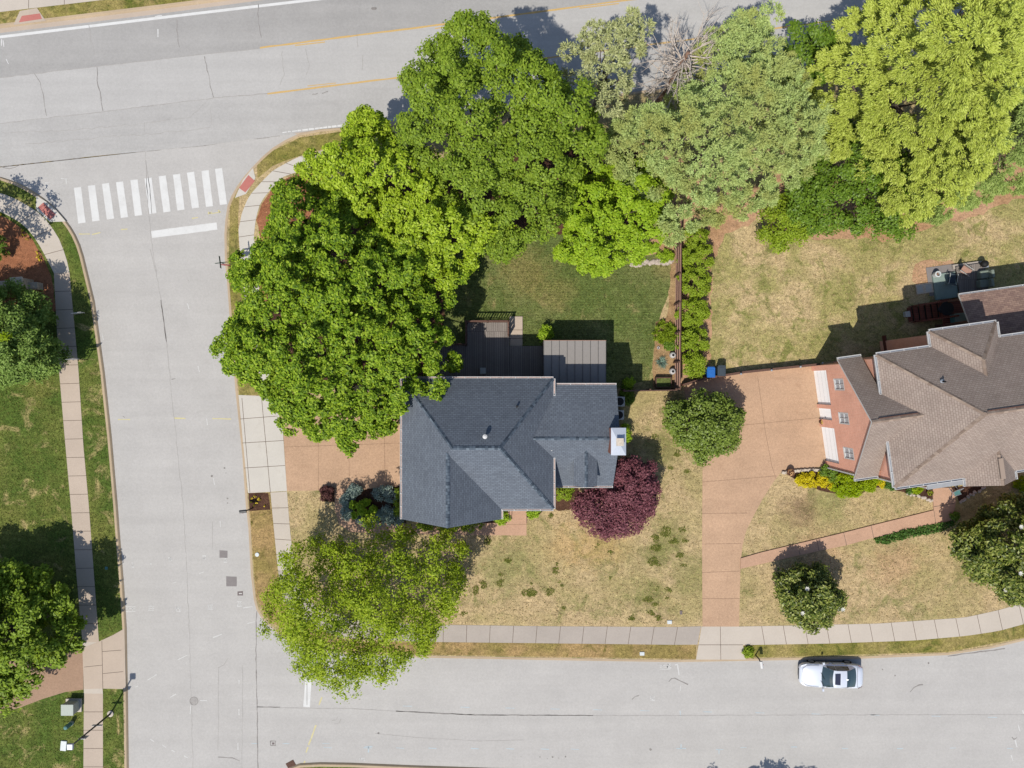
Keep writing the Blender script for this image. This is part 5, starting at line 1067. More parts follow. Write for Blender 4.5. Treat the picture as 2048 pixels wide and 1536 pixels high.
# house with brown roof (turned eight degrees)
TH = R(8.0); OB = Vector((23.42, -2.48, 0)); UU = Vector((math.cos(TH), math.sin(TH), 0)); VV = Vector((-math.sin(TH), math.cos(TH), 0))
def BL(u, v, z=0.0): return OB + UU * u + VV * v + Vector((0, 0, z))
def tolocal(p): d = p - OB; return d.dot(UU), d.dot(VV)
def house_b():
    t = thing('house', BL(4, 0), 'red brick house with brown shingle roof and west facing garage gable', 'house'); p = .75
    ze, u0, vs, vn = 7.1, 1.58, -4.72, 4.27; vr = (vs + vn) / 2; zr = ze + p * (vn - vr); ur = u0 + (vn - vr); uE = 19.0
    gz, ge, hv, gp = 8.45, 4.83, 4.24, .853; g0, ug = 0.0, u0 + (gz - ze) / p     # garage gable
    vj = (gz - ze) / gp                                                          # where garage slope crosses the main eave height
    b0, b1, vb = 5.3, 9.83, 5.32; bm = (b0 + b1) / 2; bz = ze + p * (b1 - b0) / 2; vpk = vb - (b1 - b0) / 2; vbi = vn - (b1 - b0) / 2
    f0, f1, vf = 6.3, 9.65, -5.3; fm = (f0 + f1) / 2; fz = ze + p * (f1 - f0) / 2; vfi = vs + (f1 - f0) / 2
    R1, RE = BL(ur, vr, zr), BL(uE, vr, zr); NWc, SWc = BL(u0, vn, ze), BL(u0, vs, ze); G1 = BL(g0, 0, gz); GJ = BL(ug, 0, gz); JN, JS = BL(u0, vj, ze), BL(u0, -vj, ze)
    def up(pl): return pl[::-1] if (pl[1] - pl[0]).cross(pl[2] - pl[1]).z < 0 else pl
    west_n = [NWc, JN, GJ, R1]; west_s = [JS, SWc, R1, GJ]
    B0, B1, BP, BI = BL(b0, vn, ze), BL(b1, vn, ze), BL(bm, vpk, bz), BL(bm, vbi, bz)
    north = [NWc, R1, RE, BL(uE, vn, ze), B1, BI, B0]
    south = [SWc, BL(f0, vs, ze), BL(fm, vfi, fz), BL(f1, vs, ze), BL(uE, vs, ze), RE, R1]
    planes = [west_n, west_s, north, south, [B0, BL(b0, vb, ze), BP, BI], [BL(b0, vb, ze), BL(b1, vb, ze), BP], [BL(b1, vb, ze), B1, BI, BP],
              [BL(f0, vs, ze), BL(f0, vf, ze), BL(fm, vf, fz), BL(fm, vfi, fz)], [BL(f1, vs, ze), BL(f1, vf, ze), BL(fm, vf, fz), BL(fm, vfi, fz)],
              [BL(uE, vs, ze), BL(uE, vn, ze), RE]]
    gN = [G1, BL(g0, hv, ge), BL(1.68, hv, ge), JN, GJ]; gS = [G1, BL(g0, -hv, ge), BL(1.68, -hv, ge), JS, GJ]
    planes += [gN, gS]; planes = [up(q) for q in planes]
    rf = roof_part('roof', planes, ['shingle_brown', 'white_trim'], t)
    caps([(NWc, R1), (SWc, R1), (R1, RE), (G1, GJ), (BL(b0, vb, ze), BP), (BL(b1, vb, ze), BP), (BP, BI), (BL(fm, vf, fz), BL(fm, vfi, fz))], 'cap_brown', rf, .26, .26)
    b = MB(); b.beam(BL(g0 + .5, .14, gz - .09), BL(ug - .3, .14, gz - .09), .10, .07); b.beam(BL(ur + .2, vr + .14, zr - .08), BL(uE, vr + .14, zr - .08), .10, .07); b.build('ridge_vent', 'wood_brown', rf)
    b = MB(); b.beam(BL(fm - .02, vf + .45, fz + .06), BL(fm - .02, vfi - .45, fz + .06), .3, .07); b.build('ridge_vent', 'cap_brown', rf)
    q = P(1900, 763, 9.6); u, v = tolocal(q); zq = ze + p * (vn - v); b = MB(); b.tube([BL(u, v, zq - .1), BL(u, v, zq + .35)], .06, 10); b.lathe(BL(u, v, zq + .02), [(.16, 0), (.1, .06)], 12, 1); b.build('vent_pipe', ['black', 'galvanised'], rf)
    # walls
    b = MB(); o = .3; wz = ze - .1; W, N_, S_ = u0 + o, vn - o, vs + o
    def wl(a, c, zt): b.poly([BL(*a), BL(*c), BL(*c, zt), BL(*a, zt)], 0)
    wl((W, N_), (W, S_), wz); wl((W, S_), (f0 + .3, S_), wz); wl((f0 + .3, S_), (f0 + .3, vf + .25), wz)
    b.poly([BL(f0 + .3, vf + .25), BL(f1 - .3, vf + .25), BL(f1 - .3, vf + .25, wz), BL(fm, vf + .25, fz - .2), BL(f0 + .3, vf + .25, wz)], 0)
    wl((f1 - .3, vf + .25), (f1 - .3, S_), wz); wl((f1 - .3, S_), (uE - .3, S_), wz); wl((uE - .3, S_), (uE - .3, N_), wz); wl((uE - .3, N_), (b1 - .3, N_), wz); wl((b1 - .3, N_), (b1 - .3, vb - .3), wz); wl((b1 - .3, vb - .3), (b0 + .3, vb - .3), wz); wl((b0 + .3, vb - .3), (b0 + .3, N_), wz); wl((b0 + .3, N_), (W, N_), wz)
    # garage walls; the west one is built round the door recesses
    g = .14; gv = hv - .35
    doors = [(.92, 3.5, 2.45), (-3.45, -.82, 2.45)]; ped = (-.22, .62, 2.3); spans = sorted([(a, c, z) for a, c, z in doors] + [ped]); cur = -gv
    for a, c, z in spans:
        wl((g, a), (g, cur), 2.6); b.poly([BL(g, c, z), BL(g, a, z), BL(g, a, 2.6), BL(g, c, 2.6)], 0); cur = c
        b.poly([BL(g, a), BL(g + .15, a), BL(g + .15, a, z), BL(g, a, z)], 1); b.poly([BL(g + .15, c), BL(g, c), BL(g, c, z), BL(g + .15, c, z)], 1); b.poly([BL(g, a, z), BL(g + .15, a, z), BL(g + .15, c, z), BL(g, c, z)], 1)
    wl((g, gv), (g, cur), 2.6)
    wz0, wz1, wins = 3.5, 4.95, [(-2.93, -2.07), (-.41, .45), (2.02, 2.88)]
    def wq(a, c, z0, z1, m=0, u=g): b.poly([BL(u, c, z0), BL(u, a, z0), BL(u, a, z1), BL(u, c, z1)], m)
    wq(-gv, gv, 2.6, wz0); cur = -gv
    for a, c in wins:
        wq(cur, a, wz0, wz1); cur = c; dd = g + .11
        b.poly([BL(g - .03, c, wz0), BL(g - .03, a, wz0), BL(dd, a, wz0), BL(dd, c, wz0)][::-1], 1); b.poly([BL(g, c, wz1), BL(g, a, wz1), BL(dd, a, wz1), BL(dd, c, wz1)], 1)
        b.poly([BL(g, a, wz0), BL(dd, a, wz0), BL(dd, a, wz1), BL(g, a, wz1)], 1); b.poly([BL(g, c, wz0), BL(dd, c, wz0), BL(dd, c, wz1), BL(g, c, wz1)], 1)
    wq(cur, gv, wz0, wz1)
    b.poly([BL(g, gv, wz1), BL(g, -gv, wz1), BL(g, -gv, ge + gp * .35 - .2), BL(g, 0, gz - .22), BL(g, gv, ge + gp * .35 - .2)], 0)
    wl((g, -gv), (W, -gv), ge + .05); wl((W, gv), (g, gv), ge + .05)
    b.build('wall', ['brick_b', 'white_trim'], t)
    for a, c, z in doors:
        d = MB(); n = 4
        for i in range(n): z0 = z * i / n; d.poly([BL(g + .13, c, z0 + .01), BL(g + .13, a, z0 + .01), BL(g + .13, a, z0 + z / n - .01), BL(g + .13, c, z0 + z / n - .01)], 0)
        d.poly([BL(g + .145, c, 0), BL(g + .145, a, 0), BL(g + .145, a, z), BL(g + .145, c, z)], 1); d.build('garage_door', ['door_white', 'pale_grey'], t)
    d = MB(); a, c, z = ped; d.poly([BL(g + .13, c, 0.02), BL(g + .13, a, 0.02), BL(g + .13, a, z), BL(g + .13, c, z)], 0); pd = d.build('side_door', 'door_white', t); d = MB(); q = BL(g + .10, a + .15, 1.0); d.lathe(q, [(.03, -.03), (.04, 0), (.03, .03)], 8); d.build('handle', 'dark_metal', pd)
    for a, c in wins: window(t, BL(g + .07, (a + c) / 2, (wz0 + wz1) / 2), -UU, c - a - .10, wz1 - wz0 - .11, lite='glass_light', sill=False)
    for u, z in ((3.0, 5.2), (5.0, 5.2), (3.0, 1.7), (11.2, 5.2), (13.6, 5.2), (11.2, 1.7), (13.6, 1.7), (16.2, 5.2), (16.2, 1.7)): window(t, BL(u, S_ - .005, z), -VV, 1.0, 1.6)
    for z in (1.7, 5.0): window(t, BL(fm, vf + .245, z), -VV, 1.3, 1.6)
    d = MB(); d.beam(BL(5.2, S_ - .03, .1), BL(5.2, S_ - .03, 2.25), 1.0, .05, 0, UU); fd = d.build('front_door', 'terracotta', t); d = MB(); q = BL(5.6, S_ - .09, 1.1); d.box(tuple(q), (.04, .06, .2)); d.build('handle', 'dark_metal', fd)
    # trims and gutters
    gutter([(BL(g0, hv, ge), BL(1.68, hv, ge), VV), (BL(g0, -hv, ge), BL(1.68, -hv, ge), -VV), (NWc, JN, -UU), (JS, SWc, -UU), (NWc, B0, VV), (BL(b0, vb, ze), BL(b0, vn, ze), -UU), (BL(b0, vb, ze), BL(b1, vb, ze), VV), (BL(b1, vb, ze), B1, UU), (B1, BL(uE, vn, ze), VV), (SWc, BL(f0, vs, ze), -VV), (BL(f0, vs, ze), BL(f0, vf, ze), -UU), (BL(f1, vf, ze), BL(f1, vs, ze), UU), (BL(f1, vs, ze), BL(uE, vs, ze), -VV)], t, .15, m2='galvanised')
    for uv, zt in (((g - .06, -gv - .06), ge), ((W - .07, S_ - .05), ze)): d = MB(); a = BL(*uv, .05); d.beam(a, BL(*uv, zt - .1), .13, .10); d.build('downspout', 'white_trim', t)
    # sunroom
    s0, sv, szE, szT = 9.8, 7.57, 3.7, 4.9; sp = [BL(s0, N_ + .02, szT), BL(s0, sv, szE), BL(16.2, sv, szE), BL(16.2, N_ + .02, szT)]
    sr = roof_part('sunroom_roof', [up(sp)], ['shingle_pink', 'white_trim'], t)
    for u, v, zt_ in ((s0 + .25, sv - .3, szE - .1), (s0 + .25, 5.6, 4.2), (13, sv - .3, szE - .1), (15.8, sv - .3, szE - .1)):
        d = MB(); d.beam(BL(u, v, 0), BL(u, v, zt_), .14, .14); d.build('porch_post', 'wood_brown', t)
    d = MB(); d.prism([BL(s0 + .1, N_ + .02)[:2], BL(16, N_ + .02)[:2], BL(16, sv - .2)[:2], BL(s0 + .1, sv - .2)[:2]], 1.18, 1.296, 0); d.build('porch_floor', 'deck_red', t)
    gutter([(BL(s0, sv, szE), BL(16.2, sv, szE), VV)], t, .12, m2='galvanised')
    # porch: metal roof strip under the front eave, post
    q = [P(1853, 958, 3.0), P(1930, 946, 3.0), P(1931, 968.5, 2.9), P(1855, 979.5, 2.9)]; d = MB(); d.poly([q[3], q[2], q[1], q[0]], 0); d.poly([x - Vector((0, 0, .1)) for x in q], 0)
    for a, c in zip(q, q[1:] + q[:1]): d.poly([a, c, c - Vector((0, 0, .1)), a - Vector((0, 0, .1))], 0)
    d.build('porch_roof', 'porch_metal', t)
    for a in (q[3], q[2]): d = MB(); d.beam((a.x, a.y + .12, .1), (a.x, a.y + .12, 2.82), .12, .12); d.build('porch_post', 'white_trim', t)
    # stair and landing
    a, c = tolocal(P(1821, 622, .6)); d = MB(); un = tolocal(P(1890, 622, .6))[0]; vc = tolocal(P(1855, 624, .6))[1]; n = 7; hw = .55
    for i in range(n):
        ua = lerp(a, un, i / n); ub = lerp(a, un, (i + 1) / n); z = .18 * (i + 1)
        d.prism([BL(ua, vc - hw)[:2], BL(ub - .03, vc - hw)[:2], BL(ub - .03, vc + hw)[:2], BL(ua, vc + hw)[:2]], z - .045, z, 0)
        d.prism([BL(ub - .03, vc - hw)[:2], BL(ub - .005, vc - hw)[:2], BL(ub - .005, vc + hw)[:2], BL(ub - .03, vc + hw)[:2]], 0, z + .1, 1)
    st = d.build('stairs', ['deck_red', 'black'], t); d = MB(); d.prism([BL(un, vc - 1.4)[:2], BL(s0 + .08, vc - 1.4)[:2], BL(s0 + .08, vc + .75)[:2], BL(un, vc + .75)[:2]], 1.2, 1.3, 0); d.build('landing', 'deck_red', t)
    d = MB()
    for s in (-1, 1):
        v = vc + s * (hw + .06); d.beam(BL(a + .5, v, .95), BL(un, v, 2.15), .13, .07); d.beam(BL(a + .5, v, 0), BL(a + .5, v, .95), .09, .09); d.beam(BL(un, v, 1.3), BL(un, v, 2.15), .09, .09)
        d.beam(BL(a + .2, v, .05), BL(un, v, 1.2), .05, .22)
    d.build('stair_railing', 'deck_red', t)
    ua, va = tolocal(P(1775, 690, .9)); ub, vb2 = tolocal(P(1866, 672, .9)); d = MB(); d.prism([BL(ua, N_ + .02)[:2], BL(b0 + .28, N_ + .02)[:2], BL(b0 + .28, va + .75)[:2], BL(ua, va + .75)[:2]], .5, .9, 0); d.build('side_deck', 'deck_red', t)
house_b()

# retaining wall, stone edging, pots and bins by the tan drive
def wall_run(name, path, wd, ht, mat, label, cat='wall', part=None):
    a = P(*path[0]); t = thing(name, a, label, cat) if part else None; b = MB(); p = [P(*q) for q in path]
    for s, e in zip(p, p[1:]): b.beam(s + Vector((0, 0, ht / 2)), e + Vector((0, 0, ht / 2)), wd, ht, 0)
    if part:
        b.build('wall_body', mat, t); b = MB()
        for s, e in zip(p, p[1:]): b.beam(s + Vector((0, 0, ht + .02)), e + Vector((0, 0, ht + .02)), wd + .05, .04, 0)
        b.build('coping', part, t)
        return t
    return tag(b.build(name, mat, org=a), label, cat)
wall_run('retaining_wall', [(1362, 770), (1400, 758), (1480, 745), (1632, 729)], .12, .75, 'brick_a', 'low brick wall holding the north edge of the tan driveway', part='wood_brown')
GS = 'path lights on the low driveway wall'
for x, y, lb in ((1415, 752, 'small path light on the low wall beside the dark bin'), (1474, 748, 'small path light at the bend of the low driveway wall'), (1534, 741, 'small path light midway along the low driveway wall'), (1591, 734, 'small path light on the low wall nearest the garage'), (1634, 727, 'small path light at the garage corner end of the wall')):
    c = P(x, y); t = thing('path_light', (c.x, c.y, .79), lb, 'light', GS); b = MB(); b.tube([(c.x, c.y, .79), (c.x, c.y, .98)], .03, 8); b.build('stake', 'dark_metal', t); b = MB(); b.lathe((c.x, c.y, .98), [(.09, 0), (.07, .05), (.02, .08)], 10); b.build('lamp_cap', 'galvanised', t)
b = MB(); rr = random.Random(4); x = 1566
while x < 1652:
    f = (x - 1566) / 86; c = P(x, 945 - 4 * f - 3 * math.sin(f * 3)); b.box((c.x, c.y, .12), (.27, .22, .2 + rr.uniform(0, .05)), rr.uniform(-.2, .3), 0, .03); x += 7.2
tag(b.build('stone_edging', 'stone_pale', org=P(1566, 945)), 'low edging wall of pale stone blocks below the driveway', 'stone edging')
b = MB()
for i in range(34):
    f = i / 33; x = lerp(1262, 1345, f); y = 528 - 6 * f + rr.uniform(-3, 3); c = P(x, y); s = rr.uniform(.12, .26); b.lathe((c.x, c.y, -.02), [(s * .8, 0), (s, s * .35), (s * .75, s * .7), (s * .3, s * .85)], 7)
tag(b.build('rock_edging', 'rock', org=P(1262, 528)), 'line of pale rocks edging the mown lawn under the small tree', 'rocks')
b = MB()
for i in range(20):
    f = i / 19; x = lerp(1815, 1864, f) + rr.uniform(-2, 2); y = lerp(986, 1001, f) + rr.uniform(-2, 2); c = P(x, y); s = rr.uniform(.08, .14); b.lathe((c.x, c.y, -.01), [(s * .8, 0), (s, s * .35), (s * .75, s * .7), (s * .3, s * .85)], 7)
tag(b.build('rock_edging', 'rock', org=P(1815, 986)), 'small pale rocks edging the mulch bed below the front eave', 'rocks'); b = MB()
for i in range(14):
    f = i / 13; x = lerp(1920, 1968, f) + rr.uniform(-2, 2); y = lerp(1003, 975, f) + rr.uniform(-2, 2); c = P(x, y); s = rr.uniform(.08, .14); b.lathe((c.x, c.y, -.01), [(s * .8, 0), (s, s * .35), (s * .75, s * .7), (s * .3, s * .85)], 7)
tag(b.build('rock_edging', 'rock', org=P(1920, 1003)), 'small pale rocks edging the mulch beside the folding chair', 'rocks')
def pot(x, y, r, h, mat, label, fill='mulch', group=None, plant=None, z0=0.0):
    c = P(x, y, z0); t = thing('plant_pot', c, label, 'pot', group); b = MB(); b.lathe(c, [(r * .65, 0), (r * .9, h * .5), (r, h), (r * .85, h), (r * .82, h * .85)], 18); b.build('pot_body', mat, t, smooth=False)
    b = MB(); b.lathe(c, [(r * .8, h * .8), (r * .4, h * .88)], 14); b.build('soil_fill', fill, t)
    if plant:
        rng = np.random.default_rng(int(x)); n = 70; o = unit(rng.normal(size=(n, 3))); C = np.array([c.x, c.y, z0 + h]) + o * r * np.array([.9, .9, .8]); C[:, 2] = np.maximum(C[:, 2], z0 + h * .85); N = unit(o + np.array([0, 0, .6])); T = unit(np.cross(N, rng.normal(size=(n, 3)))); quads_mesh('plant', C, T, np.cross(N, T), N, np.full(n, .11), np.full(n, .06), [plant], t, tuple(c))
pot(1642, 843, .26, .5, 'terracotta', 'brown pot of yellow flowers between the garage doors', plant='flower_yellow'); pot(1577, 943, .28, .5, 'terracotta', 'brown pot of flowers at the end of the stone edging', plant='flower_pink')
pot(1856, 984, .25, .3, 'terracotta', 'low pot with a green rim beside the porch', plant='leaf_chart'); pot(1316, 696, .11, .14, 'pot_glaze', 'tiny pale ring pot lying in the fence bed')
GP = 'round white garden pots along the fence'
for x, y, lb in ((1345.5, 710, 'round white garden pot beside the fence north of the yucca'), (1345, 742.5, 'round white garden pot beside the raised planter')):
    c = P(x, y, .3); t = thing('garden_pot', (c.x, c.y, 0), lb, 'pot', GP); b = MB(); b.lathe((c.x, c.y, 0), [(.12, 0), (.22, .1), (.26, .28), (.22, .46), (.14, .56)], 20); b.build('pot_body', 'pot_glaze', t, smooth=True); b = MB(); b.lathe((c.x - .02, c.y - .02, .56), [(.1, 0.004), (.08, .012)], 14); b.build('opening', 'black', t)
def bin_(x, y, mat, label):
    c = P(x, y, 1.0); t = thing('wheelie_bin', (c.x, c.y, 0), label, 'bin', 'bins at the end of the hedge row'); b = MB(); w0, d0, w1, d1 = .22, .25, .28, .34
    for z0, z1, a, c2, e, f in ((.06, 1.0, w0, d0, w1, d1),):
        lo = [(c.x + sx * a, c.y + sy * c2, z0) for sx, sy in ((-1, -1), (1, -1), (1, 1), (-1, 1))]; hi = [(c.x + sx * e, c.y + sy * f, z1) for sx, sy in ((-1, -1), (1, -1), (1, 1), (-1, 1))]
        for i in range(4): j = (i + 1) % 4; b.poly([lo[i], lo[j], hi[j], hi[i]], 0)
        b.poly(lo[::-1], 0)
    b.build('bin_body', mat, t); b = MB(); b.box((c.x, c.y, 1.04), (.62, .76, .07), 0, 0, .03); b.box((c.x, c.y, 1.085), (.4, .5, .03), 0, 0, .012); b.box((c.x, c.y + .4, 1.03), (.5, .05, .05)); b.build('lid', mat, t)
    for s in (-1, 1): b = MB(); b.tube([(c.x + s * .27, c.y + .2, .1), (c.x + s * .22, c.y + .2, .1)], .1, 14); b.build('wheel', 'black', t)
bin_(1422, 745, 'blue_plastic', 'bright blue wheelie bin beside the last hedge bush'); bin_(1443, 742, 'dark_plastic', 'dark grey wheelie bin in the shade behind the driveway wall')
# raised planter
c = P(1327, 765, .4); t = thing('raised_planter', (c.x, c.y, 0), 'rectangular wooden raised planter by the cross fence', 'planter'); b = MB(); w_, d_ = 1.15, .72
for s in (-1, 1): b.box((c.x, c.y + s * d_ / 2, .25), (w_ + .06, .06, .5)); b.box((c.x + s * w_ / 2, c.y, .25), (.06, d_ - .062, .496))
b.build('frame', 'wood_brown', t); b = MB(); b.box((c.x, c.y, .2), (w_ - .07, d_ - .07, .4)); b.build('soil_fill', 'lawn_mown', t)

# patio behind the brown roofed house
def furniture():
    def ub(name, px, py, z, du, dv, dz, mat, parent=None, bev=0.0):
        u, v = tolocal(P(px, py, z)); c = BL(u, v, z); b = MB(); b.box((c.x, c.y, c.z), (du, dv, dz), TH, 0, bev); return b.build(name, mat, parent)
    c = P(1890, 575); t = thing('patio', (c.x, c.y, 0), 'grey green patio slab with gravel border by the sunroom', 'patio'); ub('slab', 1890, 572, .14, 1.75, 1.95, .16, 'patio_teal', t); ub('gravel_border', 1884, 560, .03, 2.2, 2.2, .06, 'asphalt_patch', t)
    c = P(1848, 577); t = thing('paving_slab', (c.x, c.y, 0), 'pale slab with two grey panels on the lawn by the patio', 'slab'); ub('slab', 1849, 577, .08, 1.3, .75, .1, 'stone_pale', t)
    for x in (1840, 1857): ub('panel', x, 577 - (x - 1848) * .12, .135, .42, .55, .02, 'pale_grey', t)
    c = P(1949, 557); t = thing('wooden_deck', (c.x, c.y, 0), 'low brown wooden deck between the patio and the covered seats', 'deck'); ub('deck_floor', 1944, 560, .35, 2.2, 2.35, .08, 'deck_board', t); ub('step', 1936, 530, .16, 2.4, .35, .14, 'concrete_grey', t); ub('frame', 1944, 560, .15, 2.0, 2.1, .28, 'wood_brown', t)
    GC = 'grey covered seats on the wooden deck'
    for x, y, lb in ((1971, 549, 'grey covered patio seat near the grill'), (1970, 567, 'grey covered patio seat close to the sunroom')):
        c = P(x, y, 0); t = thing('covered_sofa', (c.x, c.y, .4), lb, 'seat', GC); ub('seat', x, y, .66, 1.0, .62, .5, 'sofa_cover', t, .06); ub('backrest', x + 11, y - 1, 1.0, .22, .62, .6, 'sofa_cover', t, .05)
    c = P(1873, 549, .4); t = thing('fire_pit', (c.x, c.y, .22), 'round white fire pit on the corner of the patio', 'fire pit'); b = MB(); b.lathe((c.x, c.y, .22), [(.22, 0), (.24, .4), (.22, .42), (.15, .42), (.14, .25)], 20); b.build('bowl', 'plastic_white', t, smooth=False); b = MB(); b.lathe((c.x, c.y, .22), [(.14, .26), (.05, .3)], 14); b.build('ash', 'bark_red', t)
    c = P(1964, 529, .5); t = thing('barbecue_grill', (c.x, c.y, 0), 'dark round barbecue grill with side shelf on the lawn edge', 'grill'); b = MB(); b.lathe((c.x, c.y, 0), [(.1, .55), (.24, .65), (.28, .8), (.24, .95), (.1, 1.04)], 18); b.build('bowl', 'black', t, smooth=True); ub('shelf', 1972, 531, .8, .4, .3, .03, 'galvanised', t)
    for k in range(3): a = k * 2.1; b = MB(); b.tube([(c.x + .08 * math.cos(a), c.y + .08 * math.sin(a), .6), (c.x + .3 * math.cos(a), c.y + .3 * math.sin(a), 0)], .02, 6); b.build('leg', 'black', t)
    def lounger(px, py, rot, label, mat):
        c = P(px, py, .3); t = thing('patio_chair', (c.x, c.y, .22), label, 'chair', 'chairs on the patio behind the brown roofed house'); co, si = math.cos(rot), math.sin(rot)
        def w(x, y, z): return (c.x + x * co - y * si, c.y + x * si + y * co, .22 + z)
        b = MB(); b.poly([w(-.35, -.28, .3), w(.35, -.28, .36), w(.35, .28, .36), w(-.35, .28, .3)]); b.build('seat', mat, t); b = MB(); b.poly([w(-.35, -.28, .3), w(-.35, .28, .3), w(-.62, .28, .85), w(-.62, -.28, .85)]); b.build('backrest', mat, t)
        for s in (-1, 1):
            b = MB(); b.tube([w(.35, s * .3, 0), w(.35, s * .3, .55), w(-.5, s * .3, .55), w(-.45, s * .3, 0)], .022, 6); b.build('leg', 'pale_grey', t)
    lounger(1900, 558, 1.4, 'dark sling patio chair on the grey green slab', 'sofa_dark'); lounger(1928, 543, -.6, 'wooden sling chair on the low deck', 'wood_light')
    u, v = tolocal(P(1913, 638, 1.4)); c = BL(u, v, 1.3); t = thing('storage_box', c, 'pale green storage box on the shaded stair landing', 'box'); b = MB(); b.box((c.x, c.y, 1.6), (.85, .75, .58), TH, 0, .03); b.build('box_body', 'teal', t); b = MB(); b.box((c.x, c.y, 1.92), (.9, .8, .05), TH, 0, .02); b.build('lid', 'sofa_cover', t)
    c = P(1894, 617, 2.0); t = thing('patio_table', (c.x, c.y, 1.3), 'round black table at the top of the brown wooden stairs', 'table'); b = MB(); b.lathe((c.x, c.y, 1.3), [(.5, .66), (.52, .7), (.5, .72)], 24); b.build('table_top', 'black', t); b = MB(); b.lathe((c.x, c.y, 1.3), [(.25, 0), (.06, .05), (.05, .66)], 12); b.build('pedestal_leg', 'dark_metal', t)
    c = P(1811, 629, 0); b = MB(); b.box((c.x, c.y, .15), (.35, .4, .3), TH, 0, .03); b.box((c.x, c.y, .31), (.39, .44, .03), TH, 0); tag(b.build('utility_box', 'pale_grey', org=c), 'small grey utility box on the shaded lawn below the stairs', 'utility box')
    # folding chair by the porch
    c = P(1910, 983, .3); t = thing('folding_chair', (c.x, c.y, .1), 'silver framed folding chair beside the front porch', 'chair')
    def w(x, y, z): return (c.x + x * .95 - y * .3, c.y + x * .3 + y * .95, .1 + z)
    for s in (-1, 1): b = MB(); b.tube([w(s * .26, -.38, 0), w(s * .26, .05, .45), w(s * .26, .3, 1.0)], .025, 6); b.tube([w(s * .26, .35, 0), w(s * .26, -.25, .45)], .025, 6); b.build('leg', 'galvanised', t)
    b = MB(); b.tube([w(-.26, .3, 1.0), w(.26, .3, 1.0)], .025, 6); b.tube([w(-.26, -.25, .45), w(.26, -.25, .45)], .025, 6); b.poly([w(-.24, -.22, .45), w(.24, -.22, .45), w(.24, .08, .43), w(-.24, .08, .43)], 1); b.build('seat', ['galvanised', 'teal'], t)
    b = MB(); b.poly([w(-.24, .2, .75), w(.24, .2, .75), w(.24, .29, .97), w(-.24, .29, .97)]); b.build('backrest', 'teal', t)
furniture()

# ------------------------------------------------------------------ street furniture
def text(parent, body, size, loc, rx, rz, mat, name='lettering'):
    cu = bpy.data.curves.new(name, 'FONT'); cu.body = body; cu.size = size; cu.align_x = 'CENTER'; cu.align_y = 'CENTER'; cu.extrude = .002
    o = bpy.data.objects.new(name, cu); COL.objects.link(o); o.parent = parent; o.location = Vector(loc) - ORG[parent.name]; o.rotation_euler = (rx, 0, rz); cu.materials.append(MATS[mat])
    bpy.context.view_layer.update(); me = bpy.data.meshes.new_from_object(o.evaluated_get(bpy.context.evaluated_depsgraph_get())); n = bpy.data.objects.new(name, me); COL.objects.link(n); n.parent = parent; n.location = o.location; n.rotation_euler = o.rotation_euler; bpy.data.objects.remove(o); return n
def stop_sign():
    c = P(473, 538); t = thing('stop_sign', c, 'red stop sign with crossed street name blades at the street corner', 'sign'); b = MB(); b.tube([c, c + Vector((0, 0, 3.0))], .035, 8); b.build('pole', 'dark_metal', t)
    b = MB(); pl = [(c.x + .38 * math.cos(R(22.5 + 45 * k)), 2.2 + .38 * math.sin(R(22.5 + 45 * k))) for k in range(8)]; y = c.y - .05
    b.poly([(x, y, z) for x, z in pl], 0); b.poly([(x, y + .012, z) for x, z in reversed(pl)], 1)
    for p, q in zip(pl, pl[1:] + pl[:1]): b.poly([(p[0], y, p[1]), (p[0], y + .012, p[1]), (q[0], y + .012, q[1]), (q[0], y, q[1])], 1)
    sp = b.build('sign_plate', ['red_paint', 'galvanised'], t); text(sp, 'STOP', .25, (c.x, y - .004, 2.2), R(90), 0, 'white_paint')
    b = MB(); b.box((c.x, c.y, 2.85), (.9, .02, .2), R(7)); b.build('name_blade', 'sign_green', t); b = MB(); b.box((c.x, c.y, 3.07), (.02, .9, .2), R(7)); b.build('name_blade', 'sign_green', t)
stop_sign()
def street_lamp():
    c = P(221.5, 1427); t = thing('street_lamp', c, 'dark street lamp pole with square head beside the sidewalk', 'street lamp'); b = MB(); b.lathe(c, [(.24, 0), (.24, .08), (.12, .12)], 14); b.build('base', 'concrete', t)
    b = MB(); b.tube([c + Vector((0, 0, .1)), c + Vector((0, 0, 1)), c + Vector((0, 0, 4.9))], [.075, .065, .05], 10); b.build('pole', 'dark_metal', t)
    b = MB(); b.box((c.x, c.y, 5.0), (.42, .42, .16), 0, 0, .03); hd = b.build('lamp_head', 'galvanised', t); b = MB(); b.box((c.x, c.y, 4.91), (.3, .3, .02)); b.build('lens', 'plastic_white', t)
    b = MB(); b.box((c.x + .04, c.y - .09, 3.5), (.5, .02, .5)); b.build('sign_plate', 'galvanised', t); b = MB(); b.box((c.x - .05, c.y - .09, 1.7), (.75, .02, .25)); b.build('sign_plate', 'white_trim', t)
street_lamp()
def small_sign(px, py, h, label, plates, tilt):
    c = P(px, py); t = thing('road_sign', c, label, 'sign'); b = MB(); b.tube([c, c + Vector((0, 0, h))], .03, 8); b.build('pole', 'dark_metal', t)
    for z, wd, ht in plates: b = MB(); b.box((c.x, c.y - .04, z), (wd, .015, ht), tilt); b.build('sign_plate', 'galvanised', t)
small_sign(175, 719, 2.2, 'road sign on a thin dark post at the left kerb', [(2.0, .6, .55), (1.45, .45, .25)], R(8))
c = P(170, 628); t = thing('yard_sign', c, 'white two legged yard sign on the verge by the juniper', 'sign'); b = MB(); b.box((c.x - .1, c.y, .75), (.75, .03, .55), R(8)); b.build('sign_board', 'white_trim', t)
for s in (-.35, .2): b = MB(); b.tube([(c.x + s, c.y + s * .14, 0), (c.x + s, c.y + s * .14, .6)], .02, 6); b.build('leg', 'dark_metal', t)
